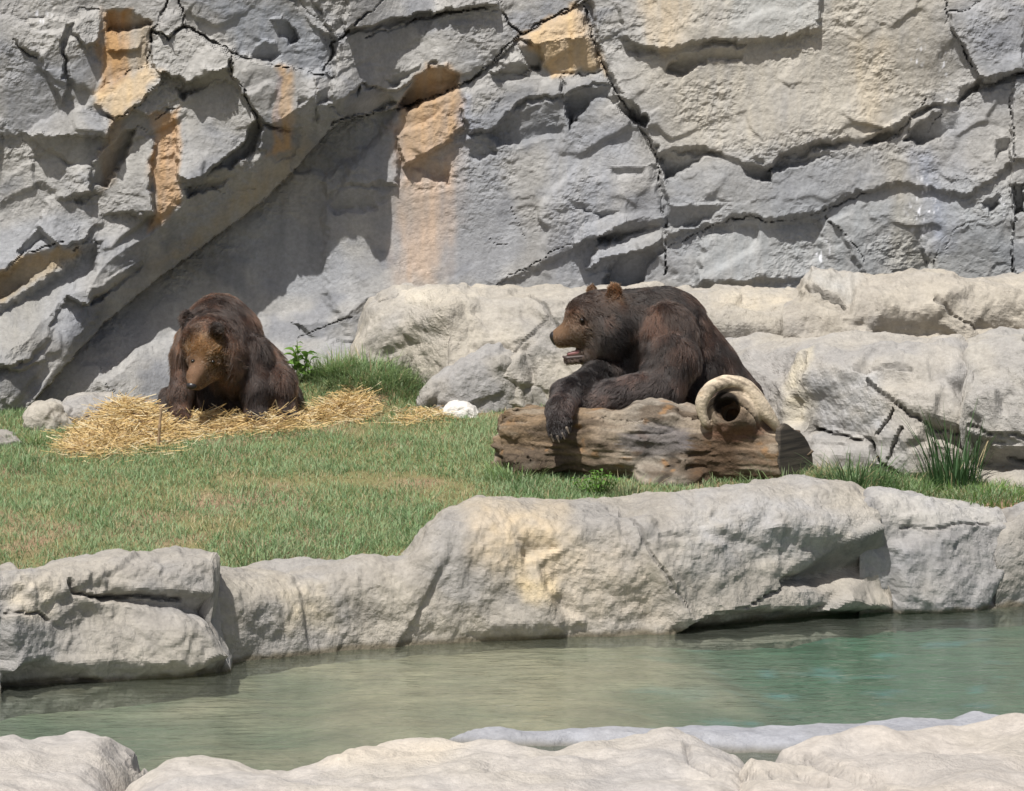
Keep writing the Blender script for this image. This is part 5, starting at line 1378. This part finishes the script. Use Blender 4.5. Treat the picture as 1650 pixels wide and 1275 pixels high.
def build_tufts():
    tuft("tall dark green grass tuft with upright spikes against the cracked boulder", 1535, 782, 170, .60, .17, (.055, .115, .045), 901, .35, .009)
    tuft("wide dark grass tuft between the sawn log end and the tall spikes", 1378, 786, 280, .30, .24, (.085, .15, .06), 902, .75, .007)
    tuft("bright green low tuft in front of the undercut boulder", 1585, 800, 420, .12, .30, (.13, .24, .05), 903, .8, .006)
    tuft("long thin arching blades in front of the sawn log end", 1262, 790, 60, .26, .20, (.14, .19, .085), 904, 1.0, .006)
    tuft("sparse long blades under the hollow branch stump", 1180, 796, 60, .18, .26, (.15, .19, .09), 905, .9, .006)
    tuft("bushy pale tuft at the broken left end of the log", 828, 772, 230, .17, .17, (0.208, 0.299, 0.111), 906, .6, .006)
    tuft("pale thin blades leaning on the middle of the log", 1012, 800, 120, .20, .12, (.20, .24, .13), 907, .6, .005)
    tuft("shaggy green tuft crowning the mound behind the straw", 595, 640, 1000, .24, .36, (0.20, 0.28, 0.12), 908, 1.3, .006)
    tuft("loose green tuft beside the pointed grey boulder", 655, 650, 420, .18, .22, (0.19, 0.27, 0.115), 909, .8, .006)
    tuft("thin green tuft growing at the weed by the sitting bear", 530, 636, 420, .18, .18, (0.169, 0.260, 0.091), 910, .8, .006)
    tuft("long pale blades drooping over the low pool rim", 430, 905, 130, .17, .26, (.21, .26, .13), 911, .8, .006)
    tuft("short green fringe beside the cracked boulder's shadowed foot", 1465, 790, 260, .15, .2, (0.117, 0.208, 0.065), 912, .8, .006)
    tuft("scrubby green clump in front of the small cliff corner boulder", 60, 712, 200, .10, .18, (0.156, 0.234, 0.078), 913, .8, .006)

LEAF = None
def leaf_mesh(name, L, W, col, fold=.25):
    """an ovate folded leaf, base at the origin pointing along +x"""
    ts = [0, .2, .45, .7, .88, 1.0]; ws = [.12, .7, 1.0, .75, .38, 0.02]
    V, C = [], []
    for t, w in zip(ts, ws):
        for sgn in (-1, 0, 1):
            V.append((L * t, sgn * W * w * .5, L * (.22 * math.sin(t * 2.6) - .18 * t * t) + abs(sgn) * W * w * fold)); C.append(np.array(col) * (.85 if sgn == 0 else 1))
    FQ = [(r_ * 3 + c_, r_ * 3 + c_ + 1, (r_ + 1) * 3 + c_ + 1, (r_ + 1) * 3 + c_) for r_ in range(5) for c_ in range(2)]
    me = np_mesh(name, np.array(V), np.array(FQ), np.array(C), True)
    me.materials.append(M_GRASS)
    return me
def leafy_plant(label, u, v, n_stem, n_leaf, hgt, spread, L, W, col, seed, name="weed_plant", cat="plant"):
    rng = np.random.default_rng(seed)
    Y = float(ground_Y(u, v)); x0 = float(at(u, v, Y)[0]); z0 = float(soil_z(np.array([x0]), np.array([Y]))[0])
    root = empty(name, (x0, Y, z0)); tag(root, label, cat)
    me = leaf_mesh("leaf", L, W, col); me2 = leaf_mesh("leaf", L * .8, W * .8, np.array(col) * np.array([1.25, 1.15, 1.1]))
    sm = plain_mat(name + "_stem", (.12, .16, .06), .7, .3)
    for i in range(n_stem):
        a = rng.uniform(0, 2 * math.pi); ln = hgt * (.6 + .5 * rng.random())
        top = np.array([x0 + spread * math.cos(a) * rng.random(), Y + spread * math.sin(a) * .6 * rng.random(), z0 + ln])
        base = np.array([x0 + .02 * math.cos(a), Y + .02 * math.sin(a), z0 - .03])
        th = np.arange(6) / 6 * 2 * math.pi; ring = np.stack([np.cos(th), np.sin(th), 0 * th], 1)
        VV = np.concatenate([base + ring * .005, (base + top) / 2 + ring * .004, top + ring * .0022])
        FQ = [(r_ * 6 + k, r_ * 6 + (k + 1) % 6, (r_ + 1) * 6 + (k + 1) % 6, (r_ + 1) * 6 + k) for r_ in range(2) for k in range(6)]
        link("stem", np_mesh("stem", VV, np.array(FQ), None, True), sm, root)
        for k in range(n_leaf):
            t = .3 + .7 * (k + .5) / n_leaf
            o = bpy.data.objects.new("leaf", me if rng.random() < .6 else me2); COL.objects.link(o)
            o.parent = root; o.matrix_parent_inverse = Matrix.Translation(-Vector(root.location))
            o.location = [float(q) for q in lerp(base, top, t)]
            o.rotation_euler = (rng.normal() * .35, -rng.uniform(-.2, .75), k * 2.4 + rng.random())
            sc = float(.6 + .6 * rng.random()); o.scale = (sc, sc, sc)
def straw_pile(label, spots, n, seed, lmax=.30):
    """dry stalks heaped over each other"""
    rng = np.random.default_rng(seed)
    W = np.array([s[4] for s in spots], float); pick = rng.choice(len(spots), n, p=W / W.sum())
    S = np.array(spots, float)[pick]
    gx = rng.normal(size=n); gy = rng.normal(size=n)
    uu = S[:, 0] + gx * S[:, 2]; vv = S[:, 1] + gy * S[:, 3]
    Y = ground_Y(uu, np.clip(vv, 600, 760)); x = at(uu, vv, Y)[0]
    z = soil_z(x, Y) + rng.random(n) * S[:, 5] * np.exp(-.5 * (gx ** 2 + gy ** 2)) + .004
    a = rng.uniform(0, 2 * math.pi, n); a = np.where(rng.random(n) < .5, rng.normal(size=n) * .6, a)
    ln = lmax * (.3 + .7 * rng.random(n)); tilt = rng.normal(size=n) * .28 + (rng.random(n) < .06) * rng.random(n) * .8
    d = np.stack([np.cos(a) * np.cos(tilt), np.sin(a) * np.cos(tilt), np.sin(tilt)], 1)
    s = np.stack([-np.sin(a), np.cos(a), rng.normal(size=n) * .6], 1); s /= np.linalg.norm(s, axis=1, keepdims=True)
    c = np.stack([x, Y, z], 1); w = (.0013 + .0016 * rng.random(n))[:, None]
    up = np.array([0, 0, 1.0])
    bend = (rng.normal(size=n) * .03)[:, None]
    rows = []
    for t in (-.5, 0, .5):
        m = c + d * (ln * t)[:, None] + s * bend * (1 - 4 * t * t) * 1.0
        rows += [m - s * w, m + up * w * 1.2, m + s * w]
    V = np.stack(rows, 1).reshape(-1, 3)
    i = (np.arange(n) * 9)[:, None]
    Q = np.concatenate([i + np.array([[0, 1, 4, 3]]), i + np.array([[1, 2, 5, 4]]), i + np.array([[3, 4, 7, 6]]), i + np.array([[4, 5, 8, 7]])])
    C = np.array((.60, .44, .20)) * (.65 + .6 * rng.random(n))[:, None]
    br = rng.random(n) < .15; C[br] = np.array((.34, .22, .11)) * (.7 + .5 * rng.random(br.sum()))[:, None]
    pl = rng.random(n) < .18; C[pl] = np.array((.72, .62, .40))
    CC = np.repeat(np.clip(C, 0, .8), 9, 0)
    o = link("straw", np_mesh("straw", V, Q, CC), M_STRAW)
    tag(o, label, "straw", kind="stuff")
def twig(name, label, paths, col, cat, seed):
    b = Body()
    for pts, ra, rb in paths:
        n = len(pts) - 1
        for i in range(n): b.cone(pts[i], pts[i + 1], lerp(ra, rb, i / n), lerp(ra, rb, (i + 1) / n), k=.004)
    V, Q = b.mesh(.0045, lambda x, y, z: .003 * fbm(x / .03, y / .03, z / .03, o=2, seed=seed))
    o = link(name, np_mesh(name, V, Q, None, True), plain_mat(name + "_bark", col, .9, .15))
    tag(o, label, cat)
def build_straw_and_twigs():
    straw_pile("golden straw heaped beside and under the sitting brown bear",
        [(208, 694, 32, 13, 3.2, .20), (172, 712, 30, 10, 1.8, .08), (245, 700, 36, 9, 1.6, .10), (330, 690, 50, 6, 1.5, .10), (430, 688, 36, 5, 1.4, .10), (300, 684, 60, 5, 1.0, .06), (140, 726, 18, 5, .6, .04)], 11000, 31)
    straw_pile("small loose heap of straw in front of the grassy mound", [(550, 670, 20, 5, 2, .05), (572, 664, 12, 5, 1, .05), (520, 674, 20, 3, .6, .03)], 1500, 32)
    straw_pile("thin scatter of straw next to the white rounded stone", [(685, 672, 24, 4, 1, .03), (660, 678, 16, 3, .4, .02)], 420, 33, .16)
    straw_pile("few pale stalks on the grass by the squat rim boulder", [(1600, 806, 26, 3, 1, .02)], 70, 34)
    def q(u, v, Y): return pt(u, v, Y)
    twig("dead_branch", "dark forked dead branch lying on the flat grey stone", [([q(86, 648, 20.25), q(104, 655, 20.2), q(124, 665, 20.15), q(140, 668, 20.12), q(158, 672, 20.1)], .016, .010), ([q(137, 668, 20.12), q(136, 656, 20.1), q(142, 645, 20.1)], .009, .006), ([q(136, 656, 20.1), q(132, 650, 20.1)], .006, .004)], (.10, .075, .06), "branch", 41)
    twig("stick", "thin upright stick poking out of the straw heap", [([q(255, 722, 19.25), q(257, 690, 19.25), q(260, 657, 19.26)], .011, .008)], (.26, .18, .11), "stick", 42)
    twig("bark_piece", "curved brown piece of bark lying on the straw", [([q(226, 683, 19.6), q(236, 694, 19.5), q(246, 706, 19.42), q(262, 716, 19.36)], .020, .009)], (.24, .16, .12), "bark", 43)
    twig("stick", "long pale split stick lying at the front of the straw", [([q(236, 724, 19.26), q(285, 714, 19.36), q(325, 702, 19.5)], .007, .005)], (.62, .52, .36), "stick", 44)
build_lawn(); build_tufts()
leafy_plant("broad-leaved green weed growing behind the sitting bear", 484, 640, 8, 6, .27, .16, .085, .045, (.16, .30, .06), 51)
leafy_plant("clover-like bright green plant at the foot of the log", 962, 797, 22, 7, .13, .18, .034, .020, (.12, .25, .045), 52, name="clover_plant")
build_straw_and_twigs()
